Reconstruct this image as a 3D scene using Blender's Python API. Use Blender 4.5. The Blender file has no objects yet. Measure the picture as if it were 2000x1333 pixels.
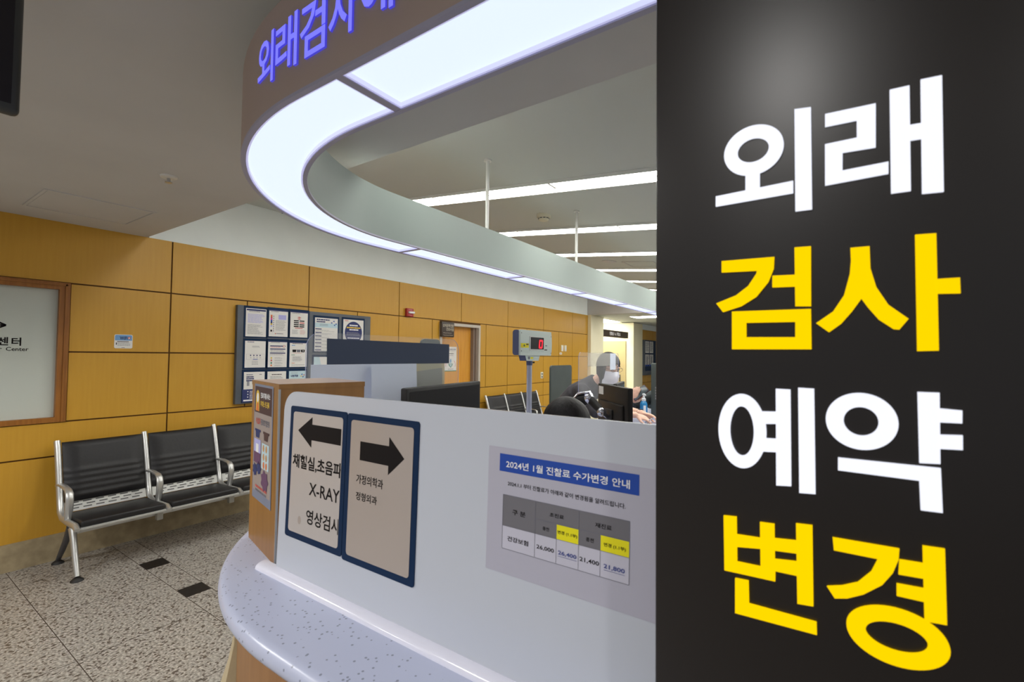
import bpy, bmesh, math, random
from mathutils import Vector, Matrix
from mathutils.geometry import tessellate_polygon

C = bpy.context.scene
# ------------------------------------------------------------------ camera
YAW, PITCH, ROLL = 0.60003, 0.03039, 0.01099
cam_data = bpy.data.cameras.new('camera')
cam = bpy.data.objects.new('camera', cam_data)
C.collection.objects.link(cam)
fwd = Vector((-math.sin(YAW)*math.cos(PITCH), math.cos(YAW)*math.cos(PITCH), math.sin(PITCH)))
rgt = Vector((math.cos(YAW), math.sin(YAW), 0))
upv = rgt.cross(fwd)
r2 = math.cos(ROLL)*rgt + math.sin(ROLL)*upv
u2 = -math.sin(ROLL)*rgt + math.cos(ROLL)*upv
cm = Matrix((r2, u2, -fwd)).transposed().to_4x4()
cm.translation = Vector((0, 0, 1.6))
cam.matrix_world = cm
cam_data.sensor_fit = 'HORIZONTAL'
cam_data.sensor_width = 36.0
cam_data.lens = 918.05/2000*36
cam_data.clip_start = 0.05
cam_data.dof.use_dof = True
cam_data.dof.focus_distance = 3.0
cam_data.dof.aperture_fstop = 9.0
C.camera = cam
# ------------------------------------------------------------------ world, exposure
w = bpy.data.worlds.new('lobby_ambient'); C.world = w
w.use_nodes = True
bg = w.node_tree.nodes['Background']
bg.inputs[0].default_value = (0.93, 0.97, 1.0, 1)
bg.inputs[1].default_value = 0.36
C.view_settings.view_transform = 'Standard'
C.view_settings.look = 'None'
C.view_settings.gamma = 1
C.view_settings.use_curve_mapping = False
C.view_settings.exposure = 0.0
RING_E, STRIP_E = 1.05, 17.0
DOWN_W = 6.0

# ------------------------------------------------------------------ materials
def srgb(r, g, b):
    f = lambda c: (c/255/12.92) if c/255 <= .04045 else ((c/255+.055)/1.055)**2.4
    return (f(r), f(g), f(b), 1)
MATS = {}
def mat(name, col, rough=.5, metal=0., spec=.5, emit=None, es=0., alpha=1., trans=0., coat=0.):
    if name in MATS: return MATS[name]
    m = bpy.data.materials.new(name); m.use_nodes = True
    b = m.node_tree.nodes['Principled BSDF']
    b.inputs['Base Color'].default_value = col
    b.inputs['Roughness'].default_value = rough
    b.inputs['Metallic'].default_value = metal
    b.inputs['Specular IOR Level'].default_value = spec
    b.inputs['Alpha'].default_value = alpha
    b.inputs['Transmission Weight'].default_value = trans
    b.inputs['Coat Weight'].default_value = coat
    if emit:
        b.inputs['Emission Color'].default_value = emit
        b.inputs['Emission Strength'].default_value = es
    MATS[name] = m
    return m
def nodes(m): return m.node_tree.nodes, m.node_tree.links, m.node_tree.nodes['Principled BSDF']
def noise_mat(name, c1, c2, scale, rough=.5, detail=3., stretch=(1, 1, 1), lo=.35, hi=.65, bump=0., spec=.5, metal=0.):
    m = mat(name, c1, rough, metal, spec)
    n, l, b = nodes(m)
    tc = n.new('ShaderNodeTexCoord'); mp = n.new('ShaderNodeMapping'); mp.inputs['Scale'].default_value = stretch
    nz = n.new('ShaderNodeTexNoise'); nz.inputs['Scale'].default_value = scale; nz.inputs['Detail'].default_value = detail
    cr = n.new('ShaderNodeValToRGB')
    cr.color_ramp.elements[0].position = lo; cr.color_ramp.elements[0].color = c1
    cr.color_ramp.elements[1].position = hi; cr.color_ramp.elements[1].color = c2
    l.new(tc.outputs['Object'], mp.inputs[0]); l.new(mp.outputs[0], nz.inputs['Vector'])
    l.new(nz.outputs['Fac'], cr.inputs[0]); l.new(cr.outputs[0], b.inputs['Base Color'])
    if bump:
        bp = n.new('ShaderNodeBump'); bp.inputs['Strength'].default_value = bump; bp.inputs['Distance'].default_value = .002
        l.new(nz.outputs['Fac'], bp.inputs['Height']); l.new(bp.outputs[0], b.inputs['Normal'])
    return m
M = {}
M['wood'] = noise_mat('oak_veneer', srgb(193, 144, 41), srgb(200, 152, 48), 9, .42, 4, (6, 6, .35), .2, .8)
M['wood_dark'] = noise_mat('stained_oak_frame', srgb(140, 86, 26), srgb(156, 100, 36), 9, .4, 5, (6, 6, .5))
M['groove'] = mat('panel_groove', srgb(96, 62, 18), .8)
M['counter_wood'] = noise_mat('counter_laminate', srgb(150, 106, 64), srgb(162, 117, 73), 8, .4, 4, (5, 5, .4))
M['box_wood'] = noise_mat('box_laminate', srgb(146, 102, 52), srgb(158, 112, 60), 8, .35, 4, (6, 6, .5))
M['box_top'] = mat('box_top_laminate', srgb(214, 190, 178), .3)
M['door_wood'] = noise_mat('door_veneer', srgb(205, 140, 40), srgb(220, 158, 58), 7, .4, 4, (4, 4, .3), .3, .7)
M['white_wall'] = noise_mat('white_paint', srgb(232, 238, 236), srgb(236, 242, 240), 3, .8)
M['ceiling'] = noise_mat('ceiling_paint', srgb(199, 198, 197), srgb(203, 202, 201), 2, .9)
M['ceiling_white'] = mat('raised_ceiling_paint', srgb(200, 204, 200), .9)
M['beige'] = noise_mat('beige_panel', srgb(236, 228, 194), srgb(240, 232, 200), 2, .6)
M['beige_dark'] = mat('beige_door', srgb(190, 172, 124), .5)
M['stone'] = noise_mat('travertine_base', srgb(150, 135, 106), srgb(172, 156, 124), 14, .5, 6)
M['plinth'] = noise_mat('plinth_stone', srgb(188, 172, 138), srgb(200, 184, 150), 14, .5, 6)
M['black_tile'] = mat('black_granite_insert', srgb(34, 32, 32), .35)
M['grout'] = mat('grout', srgb(104, 94, 84), .9)
def granite():
    m = noise_mat('speckled_granite', srgb(124, 119, 113), srgb(182, 178, 170), 75, .34, 6, (1, 1, 1), .36, .64)
    n, l, b = nodes(m)
    tc = n.new('ShaderNodeTexCoord')
    v = n.new('ShaderNodeTexVoronoi'); v.inputs['Scale'].default_value = 85
    cr = n.new('ShaderNodeValToRGB'); cr.color_ramp.elements[0].position = .0; cr.color_ramp.elements[0].color = (1, 1, 1, 1)
    cr.color_ramp.elements[1].position = .16; cr.color_ramp.elements[1].color = (0, 0, 0, 1)
    sp = n.new('ShaderNodeSeparateColor')
    mx = n.new('ShaderNodeMix'); mx.data_type = 'RGBA'; mx.inputs[7].default_value = srgb(96, 88, 82)
    src = b.inputs['Base Color'].links[0].from_socket
    ml = n.new('ShaderNodeMath'); ml.operation = 'GREATER_THAN'; ml.inputs[1].default_value = .86
    l.new(tc.outputs['Object'], v.inputs['Vector']); l.new(v.outputs['Color'], sp.inputs[0]); l.new(sp.outputs[0], ml.inputs[0])
    l.new(ml.outputs[0], mx.inputs[0]); l.new(src, mx.inputs[6]); l.new(mx.outputs[2], b.inputs['Base Color'])
    return m
M['granite'] = granite()
def solid_surface():
    m = mat('speckled_solid_surface', srgb(224, 222, 222), .28)
    n, l, b = nodes(m)
    tc = n.new('ShaderNodeTexCoord')
    v = n.new('ShaderNodeTexVoronoi'); v.inputs['Scale'].default_value = 130; v.inputs['Randomness'].default_value = 1
    sp = n.new('ShaderNodeSeparateColor')
    g = n.new('ShaderNodeMath'); g.operation = 'GREATER_THAN'; g.inputs[1].default_value = .78
    d = n.new('ShaderNodeMath'); d.operation = 'LESS_THAN'; d.inputs[1].default_value = .30
    a = n.new('ShaderNodeMath'); a.operation = 'MULTIPLY'
    mx = n.new('ShaderNodeMix'); mx.data_type = 'RGBA'; mx.inputs[6].default_value = srgb(192, 198, 222); mx.inputs[7].default_value = srgb(138, 144, 164)
    l.new(tc.outputs['Object'], v.inputs['Vector']); l.new(v.outputs['Color'], sp.inputs[0]); l.new(sp.outputs[0], g.inputs[0])
    l.new(v.outputs['Distance'], d.inputs[0]); l.new(g.outputs[0], a.inputs[0]); l.new(d.outputs[0], a.inputs[1])
    l.new(a.outputs[0], mx.inputs[0]); l.new(mx.outputs[2], b.inputs['Base Color'])
    return m
M['counter_top'] = solid_surface()
M['fascia'] = noise_mat('brown_fascia', srgb(184, 164, 154), srgb(188, 168, 158), 4, .55)
M['fascia_in'] = mat('white_fascia', srgb(146, 158, 152), .5)
M['rim'] = mat('grey_rim', srgb(176, 174, 196), .45)
M['ring_light'] = mat('ring_diffuser', srgb(80, 86, 100), .4, emit=(.76, .86, .97, 1), es=RING_E)
M['ring_lip'] = mat('ring_diffuser_lip', srgb(205, 205, 245), .4, emit=(.62, .62, .95, 1), es=.55)
M['strip_light'] = mat('strip_diffuser', srgb(255, 255, 252), .4, emit=(1, .99, .94, 1), es=STRIP_E)
M['corridor_light'] = mat('corridor_diffuser', srgb(250, 250, 245), .4, emit=(1, .99, .95, 1), es=14.0)
M['white_metal'] = mat('white_enamel', srgb(226, 226, 222), .4)
M['blue_letter'] = mat('blue_led_face', srgb(120, 120, 255), .4, emit=(.20, .20, 1, 1), es=.85)
M['blue_letter_side'] = mat('blue_letter_return', srgb(70, 66, 210), .5, emit=(.08, .07, .8, 1), es=.6)
M['sign_black'] = noise_mat('sign_panel_film', srgb(22, 16, 14), srgb(24, 18, 16), 5, .36)
M['sign_white'] = mat('sign_white_light', srgb(110, 110, 120), .5, emit=(.88, .90, 1, 1), es=1.0)
M['sign_yellow'] = mat('sign_yellow_light', srgb(110, 90, 0), .9, spec=0, emit=(1, .65, 0, 1), es=1.0)
M['acrylic'] = mat('opal_acrylic', srgb(198, 202, 212), .22)
M['acrylic_rail'] = mat('opal_rail', srgb(232, 232, 246), .15)
M['clear'] = mat('clear_acrylic', (.97, .98, 1, 1), .02, alpha=.10, spec=.5)
M['clear_edge'] = mat('acrylic_edge', srgb(170, 175, 215), .2, alpha=.75)
M['frost'] = mat('frosted_film', srgb(214, 212, 205), .5, alpha=.42)
M['frost_dark'] = mat('hazy_film', srgb(176, 178, 172), .4, alpha=.9)
M['frost_light'] = mat('hazy_film_edge', srgb(206, 204, 180), .4, alpha=.85)
M['glass'] = mat('frosted_glass', srgb(196, 202, 194), .12)
M['glass_film'] = mat('ghost_film', srgb(188, 195, 190), .2)
M['paper'] = mat('paper', srgb(226, 224, 220), .6)
M['paper_grey'] = mat('paper_in_sleeve', srgb(190, 182, 178), .2)
M['paper_grey2'] = mat('warm_paper_in_sleeve', srgb(176, 164, 156), .14)
M['paper_price'] = mat('price_paper', srgb(182, 180, 194), .5)
M['sheet_white'] = mat('white_plastic_sheet', srgb(232, 240, 255), .2)
M['poster_border'] = mat('poster_border_film', srgb(126, 134, 156), .5)
M['paper_dim'] = mat('cream_poster_paper', srgb(160, 147, 142), .6)
M['navy'] = mat('navy_frame', srgb(8, 40, 74), .5, spec=.2)
M['slate'] = noise_mat('slate_board', srgb(84, 90, 98), srgb(92, 98, 106), 6, .6)
M['slate_blue'] = mat('slate_strip', srgb(74, 83, 102), .7, spec=.2)
M['ink'] = mat('black_ink', srgb(18, 12, 14), .6, spec=.2)
M['ink_grey'] = mat('grey_ink', srgb(150, 150, 156), .7)
M['ink_mid'] = mat('mid_ink', srgb(110, 110, 122), .7)
M['ink_red'] = mat('red_ink', srgb(196, 92, 84), .7)
M['ink_pink'] = mat('pink_ink', srgb(214, 150, 150), .7)
M['ink_blue'] = mat('blue_ink', srgb(24, 70, 165), .7)
M['ink_navy'] = mat('navy_ink', srgb(42, 52, 104), .7)
M['ink_lav'] = mat('lavender_ink', srgb(176, 176, 226), .7)
M['ink_price'] = mat('price_blue', srgb(62, 74, 140), .7)
M['ink_yellow'] = mat('yellow_ink', srgb(238, 228, 10), .7)
M['ink_gold'] = mat('gold_ink', srgb(226, 190, 70), .7)
M['ink_green'] = mat('green_ink', srgb(60, 130, 100), .7)
M['ink_orange'] = mat('orange_ink', srgb(220, 120, 60), .7)
M['ink_magenta'] = mat('magenta_ink', srgb(220, 70, 160), .7)
M['ink_teal'] = mat('pale_teal_ink', srgb(190, 215, 224), .7)
M['ink_sky'] = mat('sky_ink', srgb(112, 160, 210), .7)
M['table_cell'] = mat('table_cell_paper', srgb(198, 196, 210), .6)
M['table_head'] = mat('table_head_grey', srgb(112, 110, 116), .7)
M['ink_white'] = mat('white_ink', srgb(236, 236, 238), .6)
M['brown_ink'] = mat('brown_ink', srgb(74, 50, 52), .6)
M['purple_ink'] = mat('plum_ink', srgb(104, 70, 104), .6)
M['skin_print'] = mat('printed_tan', srgb(200, 150, 100), .6)
M['black_plastic'] = mat('black_plastic', srgb(26, 24, 23), .5, spec=.35)
M['screen'] = mat('dark_screen', srgb(20, 18, 18), .4, spec=.3)
M['screen_teal'] = mat('teal_screen', srgb(84, 98, 104), .25)
M['tv_black'] = mat('tv_screen', srgb(26, 22, 27), .35)
M['tv_bezel'] = mat('tv_bezel', srgb(62, 64, 62), .45)
M['dark_panel'] = noise_mat('charcoal_panel', srgb(62, 70, 68), srgb(66, 74, 72), 8, .6)
M['leather'] = noise_mat('black_vinyl', srgb(24, 23, 25), srgb(29, 28, 30), 60, .45, 3, bump=.2, spec=.4)
M['alu'] = mat('cast_aluminium', srgb(196, 196, 194), .35, .75)
M['alu_plate'] = mat('silver_plate', srgb(176, 176, 172), .4, .4)
M['slot'] = mat('slot_shadow', srgb(70, 70, 70), .7)
M['rubber'] = mat('black_rubber', srgb(28, 27, 27), .6)
M['red'] = mat('fire_red', srgb(166, 42, 44), .45)
M['ivory'] = mat('ivory_plastic', srgb(224, 218, 196), .5)
M['display_grey'] = mat('display_case_grey', srgb(208, 220, 214), .45)
M['display_side'] = mat('display_side_blue', srgb(92, 102, 140), .3)
M['display_pole'] = mat('pole_enamel', srgb(188, 194, 216), .3)
M['led_red'] = mat('led_digit', srgb(255, 20, 40), .4, emit=(1, .012, .035, 1), es=1.1)
M['door_frame'] = mat('grey_steel_frame', srgb(196, 188, 176), .45)
M['door_reveal'] = mat('taupe_steel_reveal', srgb(140, 124, 112), .5)
M['sign_brown'] = mat('dark_brown_sign', srgb(62, 50, 42), .4)
M['sign_text'] = mat('cream_text', srgb(200, 190, 170), .5)
M['skin'] = mat('skin', srgb(226, 182, 160), .5)
M['hair'] = noise_mat('black_hair', srgb(18, 14, 16), srgb(32, 27, 29), 90, .55, 5, (1, 1, .15), bump=.8, spec=.3)
M['shirt'] = noise_mat('charcoal_knit', srgb(50, 48, 54), srgb(58, 56, 62), 20, .8)
M['jacket'] = noise_mat('dark_green_jacket', srgb(52, 60, 60), srgb(60, 68, 68), 12, .7)
M['trouser'] = noise_mat('dark_trousers', srgb(44, 44, 50), srgb(52, 52, 58), 14, .8)
M['mask'] = mat('white_mask', srgb(226, 228, 240), .7)
M['eye'] = mat('dark_eye', srgb(30, 22, 20), .3)
M['specs'] = mat('spectacle_metal', srgb(120, 96, 84), .3, .6)
M['chrome'] = mat('polished_chrome', srgb(210, 210, 220), .15, .9)
M['phone_case'] = mat('wine_phone_case', srgb(92, 34, 44), .5)
M['gel'] = mat('blue_sanitiser', srgb(40, 140, 206), .08, trans=.35)
M['bottle_white'] = mat('white_pump', srgb(232, 236, 240), .4)
M['shadow_metal'] = mat('dark_steel', srgb(90, 90, 94), .4, .6)

# ------------------------------------------------------------------ mesh helpers
ROOT = {}
class MB:
    def __init__(s): s.v = []; s.f = []; s.mi = []; s.mats = []
    def idx(s, m):
        m = M[m] if isinstance(m, str) else m
        if m not in s.mats: s.mats.append(m)
        return s.mats.index(m)
    def face(s, ids, m): s.f.append(tuple(ids)); s.mi.append(s.idx(m))
    def pts(s, ps):
        b = len(s.v); s.v += [tuple(p) for p in ps]; return b
    def quad(s, a, b, c, d, m):
        k = s.pts([a, b, c, d]); s.face((k, k+1, k+2, k+3), m)
    def box(s, x0, x1, y0, y1, z0, z1, m, T=None):
        ps = [Vector((x, y, z)) for z in (z0, z1) for y in (y0, y1) for x in (x0, x1)]
        if T is not None: ps = [T @ q for q in ps]
        k = s.pts(ps)
        for q in ((0, 2, 3, 1), (4, 5, 7, 6), (0, 1, 5, 4), (2, 6, 7, 3), (0, 4, 6, 2), (1, 3, 7, 5)):
            s.face([k+i for i in q], m)
    def rbox(s, x0, x1, y0, y1, z0, z1, m, r=.005, T=None, seg=2):
        bm = bmesh.new(); bmesh.ops.create_cube(bm, size=1)
        for v in bm.verts:
            v.co = Vector(((x0+x1)/2+v.co.x*(x1-x0), (y0+y1)/2+v.co.y*(y1-y0), (z0+z1)/2+v.co.z*(z1-z0)))
        bmesh.ops.bevel(bm, geom=list(bm.edges), offset=r, segments=seg, affect='EDGES', profile=.5)
        s.add_bm(bm, m, T)
    def add_bm(s, bm, m, T=None):
        bm.verts.ensure_lookup_table()
        k = s.pts([(T @ v.co if T is not None else v.co.copy()) for v in bm.verts])
        for f in bm.faces: s.face([k+v.index for v in f.verts], m)
        bm.free()
    def mesh(s, me, m, T=None):
        k = s.pts([(T @ v.co if T is not None else v.co.copy()) for v in me.vertices])
        for p_ in me.polygons: s.face([k+i for i in p_.vertices], m)
    def tube(s, path, r, m, n=10, caps=True):
        path = [Vector(q) for q in path]; rs = r if isinstance(r, (list, tuple)) else [r]*len(path)
        rings = []; ref = None
        for i, q in enumerate(path):
            d = (path[min(i+1, len(path)-1)]-path[max(i-1, 0)]).normalized()
            if ref is None:
                ref = Vector((0, 0, 1)) if abs(d.z) < .9 else Vector((1, 0, 0))
            a = (ref-d*ref.dot(d)).normalized(); b = d.cross(a); ref = a
            rr = rs[i]
            ra, rb = rr if isinstance(rr, tuple) else (rr, rr)
            rings.append(s.pts([q+a*ra*math.cos(t*2*math.pi/n)+b*rb*math.sin(t*2*math.pi/n) for t in range(n)]))
        for i in range(len(path)-1):
            for t in range(n):
                u = (t+1) % n
                s.face((rings[i]+t, rings[i]+u, rings[i+1]+u, rings[i+1]+t), m)
        if caps:
            s.face([rings[0]+t for t in reversed(range(n))], m); s.face([rings[-1]+t for t in range(n)], m)
    def lathe(s, prof, c, m, n=24, axis='z', T=None):
        c = Vector(c); rings = []
        for (r, h) in prof:
            ps = []
            for t in range(n):
                a = t*2*math.pi/n; x, y = r*math.cos(a), r*math.sin(a)
                q = {'z': (x, y, h), 'x': (h, x, y), 'y': (y, h, x)}[axis]
                q = Vector(q)
                if T is not None: q = T @ q
                ps.append(c+q)
            rings.append(s.pts(ps))
        for i in range(len(prof)-1):
            for t in range(n):
                u = (t+1) % n
                s.face((rings[i]+t, rings[i]+u, rings[i+1]+u, rings[i+1]+t), m)
        s.face([rings[0]+t for t in reversed(range(n))], m); s.face([rings[-1]+t for t in range(n)], m)
    def extrude(s, loops, O, u, v, n, d, m, ms=None, back=True):
        # loops: outer + holes of 2-D points on the plane O,u,v; extruded along n by d (front face at +d)
        O, u, v, n = Vector(O), Vector(u), Vector(v), Vector(n); ms = ms or m
        flat = [q for lp in loops for q in lp]
        tris = tessellate_polygon([[Vector((q[0], q[1], 0)) for q in lp] for lp in loops])
        P = lambda q, h: O+u*q[0]+v*q[1]+n*h
        kf = s.pts([P(q, d) for q in flat])
        for t in tris:
            a, b, c = [Vector((flat[i][0], flat[i][1])) for i in t]
            ccw = (b-a).x*(c-a).y-(b-a).y*(c-a).x > 0
            s.face([kf+i for i in (t if ccw else reversed(t))], m)
        if d and back:
            kb = s.pts([P(q, 0) for q in flat]); o = 0
            for li, lp in enumerate(loops):
                N = len(lp)
                area = sum(lp[i][0]*lp[(i+1) % N][1]-lp[(i+1) % N][0]*lp[i][1] for i in range(N))
                for i in range(N):
                    j = (i+1) % N
                    q = (kb+o+i, kb+o+j, kf+o+j, kf+o+i)
                    s.face(q if (area > 0) == (li == 0) else q[::-1], ms)
                o += N
            for t in tris:
                a, b, c = [Vector((flat[i][0], flat[i][1])) for i in t]
                ccw = (b-a).x*(c-a).y-(b-a).y*(c-a).x > 0
                s.face([kb+i for i in (reversed(t) if ccw else t)], m)
    def build(s, name, parent=None, smooth=40):
        me = bpy.data.meshes.new(name)
        off = ROOT.get(parent, Vector((0, 0, 0))) if parent else Vector((0, 0, 0))
        me.from_pydata([Vector(q)-off for q in s.v], [], s.f)
        for m in s.mats: me.materials.append(m)
        me.polygons.foreach_set('material_index', s.mi)
        if smooth:
            me.polygons.foreach_set('use_smooth', [True]*len(me.polygons))
            me.set_sharp_from_angle(angle=math.radians(smooth))
        me.update()
        o = bpy.data.objects.new(name, me); C.collection.objects.link(o)
        if parent:
            o.parent = parent; ROOT[o] = off
        return o
def tag(o, label, cat, group=None, kind=None):
    if label: o['label'] = label
    if cat: o['category'] = cat
    if group: o['group'] = group
    if kind: o['kind'] = kind
    return o
def thing(name, label, cat, loc, group=None):
    o = bpy.data.objects.new(name, None); C.collection.objects.link(o)
    o.empty_display_size = .1; o.location = loc
    ROOT[o] = Vector(loc)
    return tag(o, label, cat, group)
def struct(mb, name, parent=None, smooth=40):
    o = mb.build(name, parent, smooth)
    if not parent: o['kind'] = 'structure'
    return o
def rrect(x0, x1, y0, y1, r, n=6, corners='abcd'):
    # counter-clockwise rounded rectangle; corners: a=bottom-left b=bottom-right c=top-right d=top-left
    out = []
    for key, cx, cy, a0 in (('a', x0+r, y0+r, 180), ('b', x1-r, y0+r, 270), ('c', x1-r, y1-r, 0), ('d', x0+r, y1-r, 90)):
        if key in corners and r > 0:
            for i in range(n+1):
                a = math.radians(a0+90*i/n); out.append((cx+r*math.cos(a), cy+r*math.sin(a)))
        else:
            out.append({'a': (x0, y0), 'b': (x1, y0), 'c': (x1, y1), 'd': (x0, y1)}[key])
    return out
def circle(cx, cy, rx, ry=None, n=40):
    ry = ry or rx
    return [(cx+rx*math.cos(i*2*math.pi/n), cy+ry*math.sin(i*2*math.pi/n)) for i in range(n)]
_tc = {}
def text_mesh(body, bold=0., res=2, space=1.):
    k = (body, bold, res, space)
    if k not in _tc:
        cu = bpy.data.curves.new('lettering', 'FONT'); cu.body = body; cu.size = 1; cu.resolution_u = res; cu.offset = bold
        cu.space_character = space
        o = bpy.data.objects.new('lettering', cu)
        me = bpy.data.meshes.new_from_object(o)
        vs = [(v.co.x, v.co.y) for v in me.vertices]; fs = [tuple(p_.vertices) for p_ in me.polygons]
        bpy.data.objects.remove(o); bpy.data.curves.remove(cu); bpy.data.meshes.remove(me)
        x0 = min(q[0] for q in vs); x1 = max(q[0] for q in vs); y0 = min(q[1] for q in vs); y1 = max(q[1] for q in vs)
        _tc[k] = (vs, fs, x0, x1, y0, y1)
    return _tc[k]
class Sheet(MB):
    """Flat printed matter: 2-D shapes stacked on the plane O,u,v with normal u x v."""
    def __init__(s, O, u, v, eps=.0006):
        super().__init__(); s.O, s.u, s.v2 = Vector(O), Vector(u), Vector(v); s.n = s.u.cross(s.v2).normalized(); s.eps = eps; s.lay = 1
    def P(s, x, y, h): return s.O+s.u*x+s.v2*y+s.n*h
    def poly(s, pts, m, lay=None):
        h = s.eps*(lay if lay is not None else s.lay)
        s.extrude([pts], s.O, s.u, s.v2, s.n, h, m, back=False)
    def rect(s, x0, y0, x1, y1, m, lay=None):
        h = s.eps*(lay if lay is not None else s.lay)
        k = s.pts([s.P(x0, y0, h), s.P(x1, y0, h), s.P(x1, y1, h), s.P(x0, y1, h)]); s.face((k, k+1, k+2, k+3), m)
    def slab(s, pts, d, m, ms=None): s.extrude([pts], s.O, s.u, s.v2, s.n, d, m, ms)
    def text(s, body, x0, y0, x1, y1, m, bold=.0, lay=2, d=None, res=2, clip=None, space=1.):
        vs, fs, a0, a1, b0, b1 = text_mesh(body, bold, res, space)
        if x1 is None: x1 = x0+(y1-y0)*(a1-a0)/(b1-b0)
        h = s.eps*lay if d is None else d
        P2 = [(x0+(q[0]-a0)/(a1-a0)*(x1-x0), y0+(q[1]-b0)/(b1-b0)*(y1-y0)) for q in vs]
        if clip is not None: P2 = [(min(q[0], clip), q[1]) for q in P2]
        k = s.pts([s.P(q[0], q[1], h) for q in P2])
        for f in fs: s.face([k+i for i in f], m)
    def lines(s, x0, x1, y1, y0, n, m, rnd, thick=.42, ragged=.3, lay=2):
        st = (y1-y0)/n
        for i in range(n):
            y = y1-st*i; xe = x1-(x1-x0)*ragged*rnd.random()
            x = x0
            while x < xe-.002:
                wl = min(xe-x, (x1-x0)*(.06+.16*rnd.random()))
                s.rect(x, y-st*thick, x+wl, y, m, lay); x += wl+(x1-x0)*.02
X, Y, Z = Vector((1, 0, 0)), Vector((0, 1, 0)), Vector((0, 0, 1))
WX = -4.92                     # face of the panelled wall
ALL_PRINT = []
# ================================================================== the setting
def interval_rects(joints, z0, z1, gap=.006):
    for a, b in zip(joints[:-1], joints[1:]): yield (a+gap, b-gap, z0+gap, z1-gap)
top_j = [-3.0, -1.0, .4, 1.746, 3.09, 4.437, 5.746, 7.05, 8.342, 9.63, 10.45]
mid_j = [1.07, 1.746, 2.415, 3.09, 3.757, 4.437, 5.089, 5.25]
mid_r = [6.235, 6.40, 7.05, 7.70, 8.342, 8.99, 9.63, 10.45]
low_l = [-3.0, -1.0, .4, 1.746, 3.09, 4.437, 5.25]
low_r = [6.235, 7.05, 8.342, 9.63, 10.45]
mb = MB()
mb.box(WX-.10, WX-.012, -3, 5.25, .19, 1.05, 'groove'); mb.box(WX-.10, WX-.012, 1.07, 5.25, 1.05, 2.1, 'groove')
mb.box(WX-.10, WX-.012, -3, 10.45, 2.1, 2.59, 'groove'); mb.box(WX-.10, WX-.012, 6.235, 10.45, .19, 2.1, 'groove')
mb.box(WX-.10, WX-.012, -3, -2.0, 1.05, 2.1, 'groove')
for js, z0, z1 in ((top_j, 2.124, 2.60), (mid_j, 1.588, 2.124), (mid_r, 1.588, 2.124), (mid_j, 1.05, 1.588), (mid_r, 1.05, 1.588),
                   (low_l, .79, 1.05), (low_r, .79, 1.05), ([-3, -1, .4]+mid_j[1:], .19, .79), (mid_r, .19, .79), ([-3, -2.0], 1.05, 2.124)):
    for a, b, c, d in interval_rects(js, z0, z1): mb.box(WX-.012, WX, a, b, c, min(d, 2.592), 'wood')
struct(mb, 'wall_left', smooth=0)
mb = MB(); mb.box(WX-.10, WX-.004, 1.57, 10.45, 2.592, 3.3, 'white_wall'); struct(mb, 'trim_1', smooth=0)
mb = MB(); mb.box(WX-.05, WX+.014, -3, 5.25, 0, .198, 'stone'); mb.box(WX-.05, WX+.014, 6.235, 10.45, 0, .198, 'stone')
struct(mb, 'baseboard_left', smooth=0)
# window of the side room
mb = MB()
mb.box(WX-.09, WX-.03, -2.0, 1.07, 1.05, 2.124, 'glass'); win = struct(mb, 'window_1', smooth=0)
mb = MB()
for a in ((-2.0, 1.07, 2.068, 2.124), (-2.0, 1.07, 1.05, 1.088), (1.008, 1.07, 1.088, 2.068), (-2.0, -1.94, 1.088, 2.068)):
    mb.box(WX-.03, WX+.012, a[0], a[1], a[2], a[3], 'wood_dark')
mb.box(WX-.03, WX+.02, 1.040, 1.052, 1.05, 2.11, 'wood_dark'); mb.box(WX-.03, WX+.02, -2, 1.052, 2.098, 2.11, 'wood_dark')
struct(mb, 'window_frame', win, 0)
sh = Sheet((WX-.03, 0, 0), Y, Z)
sh.text('센', .699, 1.632, .752, 1.692, 'ink', .025); sh.text('터', .768, 1.630, .818, 1.691, 'ink', .025)
sh.text('er', .684, 1.592, .722, 1.612, 'ink', .012); sh.text('Center', .741, 1.592, .858, 1.620, 'ink', .012)
for a, b in (((.655, 1.823), (.737, 1.778)), ((.737, 1.778), (.655, 1.733)), ((.655, 1.778), (.737, 1.778)), ((.655, 1.733), (.573, 1.778)), ((.573, 1.778), (.655, 1.823))):
    d = Vector((b[0]-a[0], b[1]-a[1])).normalized(); pn = Vector((-d.y, d.x))*.006
    sh.poly([(a[0]-pn.x, a[1]-pn.y), (b[0]-pn.x, b[1]-pn.y), (b[0]+pn.x, b[1]+pn.y), (a[0]+pn.x, a[1]+pn.y)], 'ink', 2)
struct(sh, 'window_lettering', win, 0)

# floor: granite tiles, a narrow course with square black inserts
rnd = random.Random(4)
mb = MB(); mb.box(-6.2, 3.2, -3, 18, -.06, -.0025, 'grout')
xs = [-3.23+.67*k for k in range(-5, 11)]
def tile(x0, x1, y0, y1, m):
    g = .0022
    k = mb.pts([(x0+g, y0+g, 0), (x1-g, y0+g, 0), (x1-g, y1-g, 0), (x0+g, y1-g, 0)]); mb.face((k, k+1, k+2, k+3), m)
ys = [1.38-.597*k for k in range(7, -1, -1)]
ys2 = [1.53+.6*k for k in range(0, 28)]
for seq in (ys, ys2):
    for a, b in zip(seq[:-1], seq[1:]):
        for c, d in zip(xs[:-1], xs[1:]): tile(c, d, a, b, 'granite')
for c, d in zip(xs[:-1], xs[1:]):
    m_ = (c+d)/2
    tile(m_-.076, m_+.076, 1.38, 1.53, 'black_tile' if m_ > -4.6 else 'granite')
    tile(m_+.076, m_+.67-.076, 1.38, 1.53, 'granite')
struct(mb, 'floor', smooth=0)

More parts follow.
